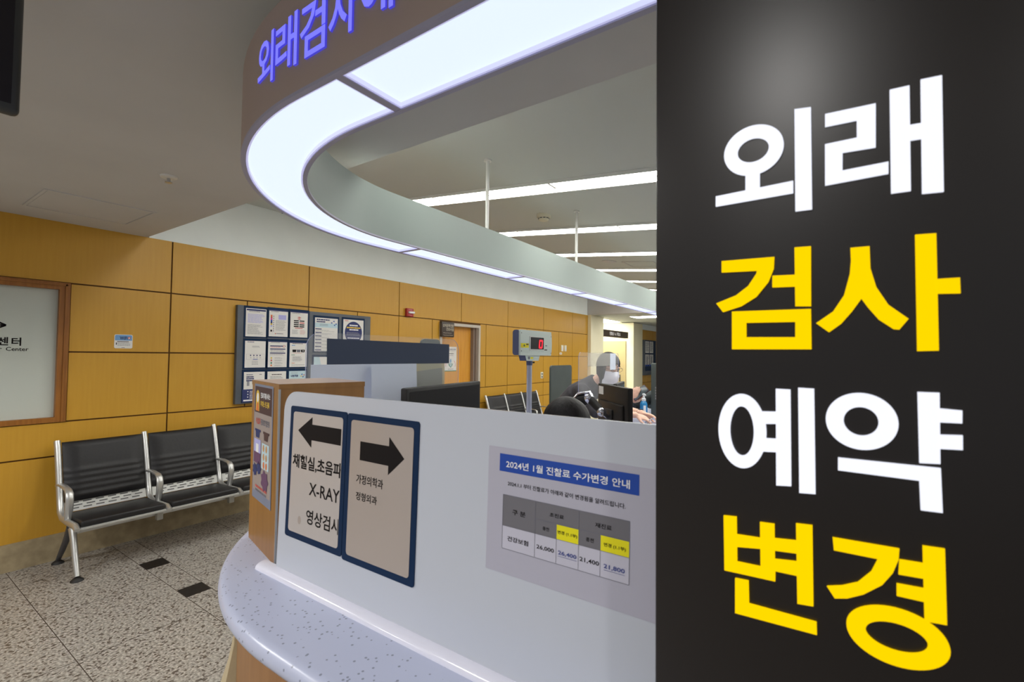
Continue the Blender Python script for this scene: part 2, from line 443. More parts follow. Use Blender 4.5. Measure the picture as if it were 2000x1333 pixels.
# ceilings
EDGE = 1.555
mb = MB(); mb.box(-5.0, 3.2, -3, EDGE, 2.592, 3.3, 'ceiling'); struct(mb, 'ceiling', smooth=0)
sl = lambda x: 3.108-.093*(x+3.5)
mb = MB()
mb.quad((-5.0, EDGE, 3.118), (-3.5, EDGE, 3.108), (-3.5, 10.45, 3.108), (-5.0, 10.45, 3.118), 'ceiling_white')
mb.quad((-3.5, EDGE, 3.108), (2.2, EDGE, sl(2.2)), (2.2, 10.45, sl(2.2)), (-3.5, 10.45, 3.108), 'ceiling_white')
mb.quad((-5.0, EDGE, 3.4), (-5.0, 10.45, 3.4), (2.2, 10.45, 3.4), (2.2, EDGE, 3.4), 'ceiling_white')
for a, b, c, d in ((-4.92, -3.55, 2.747, 2.753),):     # a joint between ceiling boards
    mb.box(a, b, c, d, 3.108, 3.113, 'ink_mid')
struct(mb, 'ceiling_raised', smooth=0)
mb = MB(); mb.box(-5.0, 2.2, 10.42, 10.6, 2.60, 3.4, 'ceiling'); struct(mb, 'wall_far', smooth=0)
mb = MB(); mb.box(-6.3, 2.2, 10.6, 18, 2.62, 2.8, 'ceiling_white'); struct(mb, 'ceiling_corridor', smooth=0)
mb = MB(); mb.box(WX-.6, -4.84, 10.45, 11.2, 0, 2.60, 'beige'); mb.box(WX-.3, -4.85, 13.42, 14.2, 0, 2.60, 'beige')
struct(mb, 'trim_2', smooth=0)
mb = MB()
mb.box(-6.3, -6.1, 11.2, 13.6, 0, 2.62, 'beige'); mb.box(-6.2, -5.22, 13.42, 13.6, 0, 2.62, 'beige')
struct(mb, 'wall_alcove', smooth=0)
mb = MB()
for js in ([14.2, 14.75, 15.4, 16.05, 16.7, 17.35, 18.0],):
    for z0, z1 in ((.19, .79), (.79, 1.05), (1.05, 1.588), (1.588, 2.124), (2.124, 2.45)):
        for a, b, c, d in interval_rects(js, z0, z1): mb.box(WX-.012, WX, a, b, c, d, 'wood')
mb.box(WX-.1, WX-.012, 14.2, 18, 0, 2.45, 'groove'); mb.box(WX-.1, WX, 14.2, 18, 2.45, 2.62, 'white_wall')
struct(mb, 'wall_corridor', smooth=0)
mb = MB(); mb.box(-6.3, 2.2, 18, 18.2, 0, 2.8, 'white_wall'); struct(mb, 'wall_end', smooth=0)
# alcove door, seen across the niche
mb = MB(); mb.box(-5.98, -5.08, 13.385, 13.42, 0.0, 2.06, 'beige_dark'); d2 = struct(mb, 'door_2', smooth=0)
mb = MB(); mb.rbox(-5.27, -5.235, 13.372, 13.385, .86, 1.06, 'shadow_metal', .004)
mb.tube([(-5.252, 13.372, .97), (-5.252, 13.345, .97), (-5.38, 13.345, .97)], .009, 'shadow_metal', 8)
struct(mb, 'door_handle', d2)
# nurse-room door in the panelled wall
mb = MB(); mb.box(WX-.15, WX-.11, 5.30, 6.12, 0, 2.05, 'door_wood'); d1 = struct(mb, 'door_1', smooth=0)
mb = MB()
mb.box(WX-.15, WX+.012, 5.25, 5.295, 0, 2.095, 'door_frame'); mb.box(WX-.15, WX+.012, 6.19, 6.235, 0, 2.095, 'door_frame')
mb.box(WX-.15, WX+.012, 5.295, 6.19, 2.05, 2.095, 'door_frame')
mb.box(WX-.15, WX-.05, 6.12, 6.19, 0, 2.05, 'door_reveal'); mb.box(WX-.05, WX-.02, 6.155, 6.19, 0, 2.05, 'door_reveal')
mb.box(WX-.20, WX-.15, 5.25, 6.235, 0, 2.1, 'door_reveal')
struct(mb, 'door_frame', d1, 0)
mb = MB(); mb.tube([(WX-.11, 5.38, 1.0), (WX-.06, 5.38, 1.0), (WX-.06, 5.50, 1.0)], .01, 'shadow_metal', 8); struct(mb, 'door_handle', d1)

# ================================================================== ceiling things
def hatch(name, label, x0, x1, y0, y1, z, m):
    t = thing(name, label, 'access panel', ((x0+x1)/2, (y0+y1)/2, z))
    mb = MB()
    wd = .016
    for a in ((x0, x1, y0, y0+wd), (x0, x1, y1-wd, y1), (x0, x0+wd, y0+wd, y1-wd), (x1-wd, x1, y0+wd, y1-wd)):
        mb.box(a[0], a[1], a[2], a[3], z-.006, z+.001, m)
    mb.build('frame', t, 0)
    mb = MB(); mb.box(x0+wd+.004, x1-wd-.004, y0+wd+.004, y1-wd-.004, z-.003, z+.001, m); mb.build('panel', t, 0)
    return t
hatch('ceiling_hatch', 'square access panel in the low grey ceiling above the wood wall', -4.56, -3.98, .73, 1.31, 2.592, 'ceiling')
t = thing('ceiling_sprinkler', 'small round sprinkler head on the low grey ceiling', 'sprinkler', (-3.10, 1.07, 2.592))
mb = MB(); mb.lathe([(.0, 2.592), (.042, 2.592), (.040, 2.584), (.018, 2.580), (0, 2.580)][1:-1], (-3.10, 1.07, 0), 'white_metal'); mb.build('cover_plate', t)
mb = MB(); mb.lathe([(.009, 2.582), (.008, 2.562), (.018, 2.560), (.018, 2.556)], (-3.10, 1.07, 0), 'alu'); mb.build('deflector', t)
x_, y_ = -2.37, 4.0; zc = sl(x_)
t = thing('smoke_detector', 'round ivory smoke detector on the raised ceiling between light strips', 'smoke detector', (x_, y_, zc))
mb = MB(); mb.lathe([(.07, zc+.004), (.07, zc-.022), (.062, zc-.032)], (x_, y_, 0), 'ivory'); mb.build('base', t)
mb = MB(); mb.lathe([(.055, zc-.030), (.052, zc-.048), (.046, zc-.058), (.03, zc-.064)], (x_, y_, 0), 'ivory'); mb.build('chamber', t)
mb = MB()
for k in range(10):
    a = k*math.pi/5; mb.box(-.012, .012, .049, .0545, zc-.045, zc-.037, 'shadow_metal', Matrix.Translation((x_, y_, 0)) @ Matrix.Rotation(a, 4, 'Z'))
mb.build('vent_slots', t, 0)
x_, y_ = -2.80, 6.68; zc = sl(x_)
mb = MB(); Tm = Matrix.Translation((x_, y_, zc)) @ Matrix.Rotation(math.atan(.093), 4, 'Y')
mb.lathe([(.11, .004), (.11, -.008), (.10, -.012)], (x_, y_, zc), 'ceiling', T=Matrix.Rotation(math.atan(.093), 3, 'Y'))
tag(mb.build('ceiling_speaker'), 'flat round speaker disc on the raised ceiling beyond the smoke detector', 'speaker')
x0, x1, y0, y1 = -2.62, -2.14, 6.72, 7.18
mb = MB()
for a in ((x0, x1, y0, y0+.02), (x0, x1, y1-.02, y1), (x0, x0+.02, y0, y1), (x1-.02, x1, y0, y1)):
    k = mb.pts([(q[0], q[1], sl(q[0])-d) for d in (.008, -.002) for q in ((a[0], a[2]), (a[1], a[2]), (a[1], a[3]), (a[0], a[3]))])
    for q in ((3, 2, 1, 0), (0, 1, 5, 4), (1, 2, 6, 5), (2, 3, 7, 6), (3, 0, 4, 7)): mb.face([k+i for i in q], 'ceiling')
tag(mb.build('ceiling_hatch', smooth=0), 'square access panel in the raised white ceiling near the far light strips', 'access panel')

# recessed light strips across the raised ceiling
names = ['light strip tucked just behind the edge of the low ceiling, lighting the white wall band',
         'nearest light strip across the raised ceiling, in front of the smoke detector', 'light strip across the raised ceiling just beyond the smoke detector',
         'third light strip of the raised ceiling, just in front of the flat speaker disc', 'fourth light strip of the raised ceiling, beyond the speaker disc and square hatch',
         'fifth light strip of the raised ceiling, second from the far end', 'light strip of the raised ceiling closest to the far end wall']
def strip(yc, label, xb=1.9):
    t = thing('strip_light', label, 'ceiling light', (-1.8, yc, 2.95), 'light strips across the raised ceiling')
    xa = -3.48
    def slab(mb, x0, x1, y0, y1, h0, h1, m):
        k = mb.pts([(x, y, sl(x)-h) for h in (h0, h1) for (x, y) in ((x0, y0), (x1, y0), (x1, y1), (x0, y1))])
        for q in ((0, 1, 2, 3), (7, 6, 5, 4), (1, 0, 4, 5), (2, 1, 5, 6), (3, 2, 6, 7), (0, 3, 7, 4)): mb.face([k+i for i in q], m)
    mb = MB(); slab(mb, xa, xb, yc-.115, yc-.105, -.001, .024, 'white_metal'); slab(mb, xa, xb, yc+.105, yc+.115, -.001, .024, 'white_metal')
    slab(mb, xa, xa+.01, yc-.105, yc+.105, -.001, .024, 'white_metal'); slab(mb, xb-.01, xb, yc-.105, yc+.105, -.001, .024, 'white_metal')
    mb.build('housing', t, 0)
    cuts = [xa+.01]+[q for q in (-3.04, -1.81, -.58, .65) if q < xb-.2]+[xb-.01]
    for a, b in zip(cuts[:-1], cuts[1:]):
        mb = MB(); slab(mb, a+.008, b-.008, yc-.10, yc+.012, -.001, .010, 'strip_light'); slab(mb, a+.008, b-.008, yc+.020, yc+.10, -.001, .018, 'strip_light'); mb.build('diffuser', t, 0)
    mb = MB(); slab(mb, xa+.01, xb-.01, yc+.012, yc+.020, -.001, .022, 'white_metal'); mb.build('centre_bar', t, 0)
    for c in cuts[1:-1]:
        mb = MB(); slab(mb, c-.010, c+.010, yc-.105, yc+.02, -.001, .022, 'white_metal'); mb.build('divider', t, 0)
for yc, lb in zip([1.83, 3.22, 4.62, 6.02, 7.42, 8.82, 10.2], names): strip(yc, lb, -1.3 if yc < 2 else 1.9)  # the first strip, out of view, is added to brighten the white wall band

# downlights in the low ceiling (all but the first are unseen and added to light the room)
dls = [(-.36, -.78), (-1.75, -.9), (-3.2, -.9), (1.1, -.8), (-3.3, -2.2), (-1.0, -2.2)]
dl_names = ['recessed downlight in the low ceiling facing the black sign', 'recessed downlight in the low ceiling behind the hanging screen', 'recessed downlight nearest the panelled wall window',
            'recessed downlight right of the black sign', 'rear recessed downlight on the wall side', 'rear recessed downlight in the middle']
for (x_, y_), lb, pw in zip(dls, dl_names, (7, 8, 20, 6, 20, 8)):
    t = thing('downlight', lb, 'downlight', (x_, y_, 2.592), 'downlights in the low ceiling')
    mb = MB(); mb.lathe([(.075, 2.593), (.075, 2.585), (.055, 2.583), (.055, 2.592)], (x_, y_, 0), 'white_metal'); mb.build('trim_ring', t)
    mb = MB(); mb.lathe([(.054, 2.5915), (.054, 2.589)], (x_, y_, 0), 'strip_light'); mb.build('lens', t)
    ld = bpy.data.lights.new('downlight_lamp', 'SPOT'); ld.energy = DOWN_W*pw; ld.spot_size = math.radians(160); ld.spot_blend = .5; ld.shadow_soft_size = .06
    ld.color = (1, .98, .95)
    lo = bpy.data.objects.new('downlight_lamp', ld); C.collection.objects.link(lo); lo.location = (0, 0, -.02); lo.parent = t
# corridor and alcove lamps
t = thing('panel_light', 'flat square ceiling light in the far corridor by the header sign', 'ceiling light', (-3.7, 11.75, 2.62))
mb = MB(); mb.box(-4.25, -3.05, 11.45, 12.05, 2.612, 2.621, 'corridor_light'); mb.build('diffuser', t, 0)
mb = MB()
for a in ((-4.27, -3.03, 11.43, 11.45), (-4.27, -3.03, 12.05, 12.07), (-4.27, -4.25, 11.45, 12.05), (-3.05, -3.03, 11.45, 12.05)): mb.box(*a, 2.606, 2.622, 'white_metal')
mb.build('frame', t, 0)
mb = MB(); mb.lathe([(.075, 2.62), (.075, 2.60), (.055, 2.585)], (-3.93, 11.2, 0), 'ivory'); tag(mb.build('smoke_detector'), 'round smoke detector beside the flat corridor ceiling light', 'smoke detector')
t = thing('cove_light', 'linear lamp hidden above the dark header sign in the alcove', 'ceiling light', (-5.5, 12.3, 2.6))
mb = MB(); mb.box(-5.95, -5.2, 11.4, 13.2, 2.60, 2.619, 'corridor_light'); mb.build('diffuser', t, 0)
# dark header sign over the alcove
t = thing('header_sign', 'long dark grey header sign over the alcove at the far end', 'sign', (-4.95, 12.2, 2.2))
mb = MB(); mb.box(-5.05, -4.93, 11.205, 13.19, 2.125, 2.305, 'sign_brown'); mb.build('sign_box', t, 0)
sh = Sheet((-4.93, 0, 0), Y, Z); sh.text('진찰실 1-6, 채혈실', 11.82, 2.165, 12.58, 2.265, 'ink_white', .02); sh.build('lettering', t, 0)
# ================================================================== ring light over the counter
RC = Vector((-1.03, 1.687)); RR = 1.09; RX0 = 1.5; RY1 = 8.6
S1 = RX0-RC.x; S2 = S1+RR*math.pi/2; S3 = S2+(RY1-RC.y)
def ring_pt(s, off):
    if s <= S1: return Vector((RX0-s, RC.y-RR+off))
    if s <= S2:
        a = (s-S1)/RR; return RC+(RR-off)*Vector((-math.sin(a), -math.cos(a)))
    return Vector((RC.x-RR+off, RC.y+s-S2))
def ring_steps(a, b):
    out = [a]; s = a
    cuts = [S1+RR*math.pi/2*i/40 for i in range(41)]
    out += [c for c in cuts if a < c < b]+[b]
    return sorted(set(out))
def ribbon(mb, a, b, o0, o1, z0, z1, m):
    """a bar with rectangular section running along the ring path"""
    st = ring_steps(a, b); ks = []
    for s in st:
        p0, p1 = ring_pt(s, o0), ring_pt(s, o1)
        ks.append(mb.pts([(p0.x, p0.y, z0), (p1.x, p1.y, z0), (p1.x, p1.y, z1), (p0.x, p0.y, z1)]))
    for k, j in zip(ks[:-1], ks[1:]):
        for i in range(4):
            n = (i+1) % 4; mb.face((k+i, k+n, j+n, j+i), m)
    mb.face([ks[0]+i for i in (3, 2, 1, 0)], m); mb.face([ks[-1]+i for i in range(4)], m)
ZR, ZT, RW = 2.20, 2.456, .195
ring = thing('ring_light', 'hanging curved light canopy with brown fascia above the reception counter', 'ceiling light', (-1.03, 1.687, ZR))
mb = MB(); ribbon(mb, 0, S3, 0, .012, ZR+.006, ZT, 'fascia'); mb.build('outer_fascia', ring)
mb = MB(); ribbon(mb, 0, S3, RW-.008, RW, ZR+.006, ZT, 'fascia_in'); mb.build('inner_fascia', ring)
mb = MB(); ribbon(mb, 0, S3, .012, RW-.008, ZT-.03, ZT-.02, 'fascia_in'); mb.build('top_tray', ring)
mb = MB(); ribbon(mb, 0, S3, .0, .014, ZR-.002, ZR+.006, 'rim'); ribbon(mb, 0, S3, RW-.014, RW, ZR-.002, ZR+.006, 'rim'); mb.build('rim', ring)
cuts = [0, S1-.15, S2+1.9-RC.y-.0]+[S2+1.9-RC.y+1.1*k for k in range(1, 7)]
cuts = [c for c in cuts if c < S3-.2]+[S3]
for i, (a, b) in enumerate(zip(cuts[:-1], cuts[1:])):
    a2, b2 = a+(.011 if i else 0), b-.011
    mb = MB(); ribbon(mb, a2+.006, b2-.006, .020, RW-.020, ZR+.012, ZR+.02, 'ring_light'); lp = mb.build('light_panel', ring)
    mb = MB(); ribbon(mb, a2, b2, .0145, .020, ZR+.001, ZR+.014, 'ring_lip'); ribbon(mb, a2, b2, RW-.020, RW-.0145, ZR+.001, ZR+.014, 'ring_lip')
    ribbon(mb, a2, a2+.006, .020, RW-.020, ZR+.001, ZR+.014, 'ring_lip'); ribbon(mb, b2-.006, b2, .020, RW-.020, ZR+.001, ZR+.014, 'ring_lip')
    mb.build('panel_edge', lp)
    if i: 
        mb = MB(); ribbon(mb, a-.011, a+.011, .014, RW-.014, ZR-.001, ZR+.012, 'rim'); mb.build('divider', ring)
# raised blue letters that follow the fascia
def fascia_text(ch, s_left, wd, z0, z1, bold=.012):
    vs, fs, a0, a1, b0, b1 = text_mesh(ch, bold, 3)
    mb = MB()
    def lay(off):
        out = []
        for q in vs:
            p_ = ring_pt(s_left-(q[0]-a0)/(a1-a0)*wd, -off); out.append((p_.x, p_.y, z0+(q[1]-b0)/(b1-b0)*(z1-z0)))
        return mb.pts(out)
    kf, kb = lay(.005), lay(0)
    ed = {}
    for f in fs:
        mb.face([kf+i for i in f], 'blue_letter')
        for i in range(len(f)): ed[(f[i], f[(i+1) % len(f)])] = 1
    for (i, j) in ed:
        if (j, i) not in ed: mb.face((kb+i, kb+j, kf+j, kf+i), 'blue_letter_side')
    mb.build('letter', ring, 30)
sL = S1+.190
for k, ch in enumerate('외래검사예약'):
    fascia_text(ch, sL-.1085*k, .097, 2.266, 2.394)
for y_ in (2.58, 3.96):
    x_ = RC.x-RR+RW/2+.035; mb = MB(); mb.tube([(x_, y_, ZT-.03), (x_, y_, sl(x_)+.01)], .0125, 'white_metal', 14)
    mb.lathe([(.028, sl(x_)-.012), (.028, sl(x_)+.006)], (x_, y_, 0), 'white_metal'); mb.build('hanger_rod', ring)
for x_ in (-.6, .9):
    mb = MB(); mb.tube([(x_, RC.y-RR+RW/2, ZT-.03), (x_, RC.y-RR+RW/2, 2.594)], .0125, 'white_metal', 14); mb.build('hanger_rod', ring)

# ================================================================== reception counter
CC = Vector((-.80, 1.215)); CR = .78; CX0 = 1.5; CY1 = 6.2
T1 = CX0-CC.x; T2 = T1+CR*math.pi/2; T3 = T2+(CY1-CC.y)
def c_pt(s, off):
    if s <= T1: return Vector((CX0-s, CC.y-CR+off))
    if s <= T2:
        a = (s-T1)/CR; return CC+(CR-off)*Vector((-math.sin(a), -math.cos(a)))
    return Vector((CC.x-CR+off, CC.y+s-T2))
def c_profile(mb, prof, m, closed=False, s0=0, s1=None):
    s1 = T3 if s1 is None else s1
    st = [s0]+[q for q in [T1+CR*math.pi/2*i/40 for i in range(41)] if s0 < q < s1]+[s1]
    ks = [mb.pts([(*c_pt(s, o), z) for (o, z) in prof]) for s in st]
    N = len(prof)
    for k, j in zip(ks[:-1], ks[1:]):
        for i in range(N if closed else N-1):
            n = (i+1) % N; mb.face((k+i, j+i, j+n, k+n), m)
    mb.face([ks[0]+i for i in range(N)], m); mb.face([ks[-1]+i for i in reversed(range(N))], m)
ctr = thing('reception_counter', 'curved reception counter with speckled white top and brown wood front', 'counter', (-1.2, .9, 0))
mb = MB()
edge = [(.02-.02*math.cos(math.radians(a))-.0, 1.08+.02*math.sin(math.radians(a))) for a in range(-90, 91, 18)]
c_profile(mb, [(.50, 1.06)]+edge+[(.50, 1.10)], 'counter_top', True); mb.build('countertop', ctr)
mb = MB(); SW = T1+CR*.42
c_profile(mb, [(.42, .0), (.04, .0), (.04, 1.06), (.42, 1.06)], 'counter_wood', True, 0, SW); mb.build('front_panel', ctr)
mb = MB()
c_profile(mb, [(.42, 0), (-.17, 0), (-.165, .25), (-.13, .42), (-.085, .56), (-.04, .68), (-.008, .77), (.018, .86), (.034, .95), (.04, 1.06), (.42, 1.06)], 'plinth', True, SW, T3); mb.build('flared_base', ctr)

# ================================================================== black lightbox sign standing on the counter
sg = thing('pillar_sign', 'tall black illuminated sign standing on the counter at right', 'sign', (.08, .54, 1.10))
mb = MB(); mb.rbox(-.157, .330, .50, .575, 1.10, 2.56, 'sign_black', .003); mb.build('sign_box', sg)
LETTERS = [('w',[[[(-0.069,1.7807),(-0.0567,1.7807),(-0.0568,1.7612),(-0.0691,1.7596)]],[[(-0.0959,1.7611),(-0.0294,1.7635),(-0.0294,1.7522),(-0.096,1.751)]],[[(-0.0279,1.8299),(-0.0151,1.8281),(-0.0149,1.7347),(-0.0278,1.7349)]],('ring',(-0.0624,1.8),[0.0257,0.024],[0.0135,0.0116])]),('w',[[[(-0.0045,1.8187),(0.0314,1.8178),(0.031,1.7802),(0.008,1.781),(0.0078,1.765),(0.0393,1.7658),(0.0392,1.7558),(-0.005,1.7544),(-0.0048,1.7914),(0.0182,1.7916),(0.0183,1.807),(-0.0046,1.8074)]],[[(0.0408,1.8265),(0.0535,1.8262),(0.0534,1.7385),(0.0408,1.7386)]],[[(0.0518,1.7932),(0.0614,1.7928),(0.0612,1.78),(0.0525,1.7804)]],[[(0.0606,1.8288),(0.0735,1.8281),(0.0734,1.734),(0.0604,1.7347)]]]),('y',[[[(-0.0906,1.6954),(-0.045,1.6947),(-0.0455,1.6839),(-0.05,1.6716),(-0.0602,1.6582),(-0.0731,1.6499),(-0.0895,1.6448),(-0.0957,1.6537),(-0.0778,1.6606),(-0.0671,1.669),(-0.0601,1.6801),(-0.0594,1.6831),(-0.0906,1.6842)]],[[(-0.0466,1.6771),(-0.0272,1.6764),(-0.0272,1.6656),(-0.0467,1.6662)]],[[(-0.0287,1.7016),(-0.016,1.7011),(-0.0163,1.647),(-0.0284,1.6476)]],[[(-0.0814,1.645),(-0.0164,1.6446),(-0.0162,1.6083),(-0.0815,1.6082)],
[(-0.0689,1.6336),(-0.0285,1.6333),(-0.0286,1.6193),(-0.0689,1.6198)]]]),('y',[[[(0.0128,1.6962),(0.026,1.696),(0.0264,1.677),(0.0302,1.6607),(0.038,1.6454),(0.0508,1.6333),(0.0448,1.6246),(0.0413,1.6251),(0.0317,1.6333),(0.0246,1.6438),(0.0201,1.6517),(0.0134,1.6409),(0.0057,1.6306),(-0.0031,1.6233),(-0.0126,1.6316),(-0.0,1.6415),(0.0079,1.6552),(0.0122,1.6737),(0.0131,1.6853)]],[[(0.0557,1.7018),(0.0685,1.7012),(0.0689,1.6074),(0.0559,1.6069)]],[[(0.0669,1.6645),(0.0819,1.6645),(0.0821,1.6522),(0.0676,1.6528)]]]),('w',[[[(-0.056,1.5499),(-0.0433,1.5506),(-0.0433,1.5393),(-0.0549,1.5383)]],[[(-0.055,1.5251),(-0.0434,1.5256),(-0.0435,1.5133),(-0.0572,1.5124)]],[[(-0.0444,1.5717),(-0.0327,1.5715),(-0.0326,1.4841),(-0.0445,1.4829)]],[[(-0.0267,1.5735),(-0.0145,1.5732),(-0.0141,1.4802),(-0.0264,1.4792)]],('ring',(-0.0731,1.53),[0.0208,0.0354],[0.0103,0.0234])]),('w',[[[(0.0557,1.574),(0.0689,1.5741),(0.0687,1.5181),(0.0562,1.5172)]],[[(0.0676,1.5618),(0.0819,1.561),(0.0817,1.5511),(0.0678,1.5507)]],[[(0.0677,1.541),(0.0819,1.5419),(0.0818,1.5306),(0.0676,1.5299)]],[[(0.0025,1.5145),(0.0689,1.5148),(0.0696,1.4802),(0.0566,1.4798),(0.056,1.503),(0.0024,1.5036)]],('ring',(0.0187,1.5472),[0.0248,0.024],[0.0119,0.012])]),('y',[[[(-0.0894,1.4465),(-0.078,1.4475),(-0.0775,1.3952),(-0.0888,1.3942)]],[[(-0.058,1.4466),(-0.0462,1.4473),(-0.0458,1.3954),(-0.0576,1.3951)]],[[(-0.0793,1.4308),(-0.0569,1.432),(-0.057,1.4222),(-0.0788,1.419)]],[[(-0.0888,1.4049),(-0.0457,1.406),(-0.0458,1.3954),(-0.0888,1.3942)]],[[(-0.0471,1.4342),(-0.0275,1.4363),(-0.0276,1.4249),(-0.0467,1.4232)]],[[(-0.0468,1.4154),(-0.0277,1.4178),(-0.0277,1.4051),(-0.0468,1.4047)]],[[(-0.0291,1.4514),(-0.0167,1.4523),(-0.0164,1.3819),(-0.0285,1.3806)]],[[(-0.0794,1.3891),(-0.0679,1.3898),(-0.0675,1.3688),(-0.0142,1.3688),(-0.014,1.358),(-0.0795,1.3564)]]]),('y',[[[(-0.0019,1.4451),(0.0429,1.446),(0.0423,1.4372),(0.0385,1.4255),(0.0315,1.4139),(0.019,1.4026),(0.008,1.3961),(-0.0008,1.3935),(-0.0063,1.4021),(0.0044,1.4056),(0.0155,1.4116),(0.0246,1.4229),(0.0291,1.4344),(-0.0011,1.4344)]],[[(0.0429,1.4374),(0.0585,1.4381),(0.0583,1.4262),(0.0422,1.4254)]],[[(0.041,1.4176),(0.0589,1.4184),(0.0588,1.408),(0.0409,1.4079)]],[[(0.0574,1.4519),(0.0705,1.4525),(0.071,1.3943),(0.0579,1.3931)]],('ring',(0.04,1.3746),[0.0328,0.0231],[0.0197,0.0111])])]
for col, polys in LETTERS:
    mb = MB(); m_ = 'sign_white' if col == 'w' else 'sign_yellow'
    for q in polys:
        if q[0] == 'ring':
            loops = [circle(q[1][0], q[1][1], *q[2], n=56), circle(q[1][0], q[1][1], *q[3], n=56)]
        else: loops = q
        mb.extrude(loops, (0, .50, 0), X, Z, -Y, .0022, m_)
    mb.build('letter', sg, 30)

# ================================================================== opal screen with its notices
AY = .602
scr = thing('acrylic_screen', 'white opal acrylic screen standing along the front of the counter', 'screen', (-.55, AY, 1.10))
mb = MB(); mb.extrude([rrect(-1.052, .42, 1.104, 1.512, .045, 8, 'd')], (0, AY+.006, 0), X, Z, -Y, .006, 'acrylic'); mb.build('panel', scr)
mb = MB()
prof = [(-.026, 0), (-.026, .003), (-.024, .008), (-.018, .012), (-.010, .014), (-.001, .014), (-.001, 0)]
k0 = mb.pts([(-1.105, AY+a, 1.10+b) for a, b in prof]); k1 = mb.pts([(.42, AY+a, 1.10+b) for a, b in prof]); N = len(prof)
for i in range(N): mb.face((k0+i, k1+i, k1+(i+1) % N, k0+(i+1) % N), 'acrylic_rail')
mb.face([k0+i for i in reversed(range(N))], 'acrylic_rail'); mb.face([k1+i for i in range(N)], 'acrylic_rail'); mb.build('base_rail', scr)
def arrow(sh, x0, x1, yc, th, hd, hl, left, m):
    if left: pts = [(x0, yc), (x0+hl, yc-hd), (x0+hl, yc-th), (x1, yc-th), (x1, yc+th), (x0+hl, yc+th), (x0+hl, yc+hd)]
    else: pts = [(x1, yc), (x1-hl, yc+hd), (x1-hl, yc+th), (x0, yc+th), (x0, yc-th), (x1-hl, yc-th), (x1-hl, yc-hd)]
    sh.poly(pts, m, 5)
def dir_sign(label, x0, x1, z0, z1, paper):
    t = thing('direction_notice', label, 'notice', ((x0+x1)/2, AY, z0), 'navy framed direction notices on the opal screen')
    sh = Sheet((0, AY-.0002, 0), X, Z); sh.slab(rrect(x0, x1, z0, z1, .006, 5), .0018, 'navy'); sh.build('frame', t)
    return t
t = dir_sign('navy framed notice with left arrow and X-RAY on the opal screen', -1.021, -.8175, 1.192, 1.480, 0)
DS = 5
sh = Sheet((0, AY-.0021, 0), X, Z, .0002)
sh.slab(rrect(-1.008, -.829, 1.2055, 1.468, .007, 5), .0006, 'paper_grey')
arrow(sh, -.987, -.833, 1.428, .0168, .0327, .052, True, 'ink')
sh.text('채혈실,초음파', -1.002, 1.344, -.826, 1.376, 'ink', .022, DS, clip=-.8295)
sh.text('X-RAY', -.935, 1.295, -.829, 1.321, 'ink', .01, DS, clip=-.8295)
sh.text('영상검사', -.941, 1.233, -.823, 1.264, 'ink', .016, DS, clip=-.8295)
sh.poly(circle(-.966, 1.235, .006, .009), 'paper_grey2', 4)
sh.build('sheet', t, 0)
t = dir_sign('navy framed notice with right arrow on the opal screen, nearly half blank', -.8155, -.6115, 1.189, 1.479, 1)
sh = Sheet((0, AY-.0021, 0), X, Z, .0002); sh.slab(rrect(-.802, -.6245, 1.202, 1.467, .007, 5), .0006, 'paper_grey2')
arrow(sh, -.771, -.646, 1.409, .0182, .0352, .042, False, 'ink')
sh.text('가정의학과', -.779, 1.345, -.7005, 1.363, 'ink', .014, DS); sh.text('정형외과', -.778, 1.313, -.716, 1.329, 'ink', .014, DS)
sh.build('sheet', t, 0)
# price notice
sh = Sheet((0, AY-.0002, 0), X, Z, .0002)
px0, px1, pz0, pz1 = -.456, -.150, 1.2645, 1.4555
sh.slab([(px0, pz0), (px1, pz0), (px1, pz1), (px0, pz1)], .0005, 'paper_price')
sh.rect(-.434, 1.419, -.210, 1.446, 'ink_blue', 4)
sh.text('2024년 1월 진찰료 수가변경 안내', -.4215, 1.4255, -.2225, 1.4372, 'ink_white', .016, 6)
sh.text('2024.1.1 부터 진찰료가 아래와 같이 변경됨을 알려드립니다.', -.4175, 1.3985, -.2282, 1.4055, 'ink', .012, 5)
TX = [-.4255, -.3667, -.3306, -.2954, -.2628, -.2222]; TZ = [1.384, 1.3585, 1.337, 1.3025]
sh.rect(TX[0], TZ[2], TX[5], TZ[0], 'table_head', 4)
sh.rect(TX[0], TZ[3], TX[5], TZ[2], 'table_cell', 4)
for q in (2, 4): sh.rect(TX[q], TZ[2], TX[q+1], TZ[1]-.001, 'ink_yellow', 5)
for q in range(6): sh.rect(TX[q]-.0003, TZ[3], TX[q]+.0003, TZ[0] if q in (0, 1, 3, 5) else TZ[1], 'ink_mid', 6)
for zz in (TZ[0], TZ[2], TZ[3]): sh.rect(TX[0], zz-.0003, TX[5], zz+.0003, 'ink_mid', 6)
sh.rect(TX[1], TZ[1]-.0003, TX[5], TZ[1]+.0003, 'ink_mid', 6)
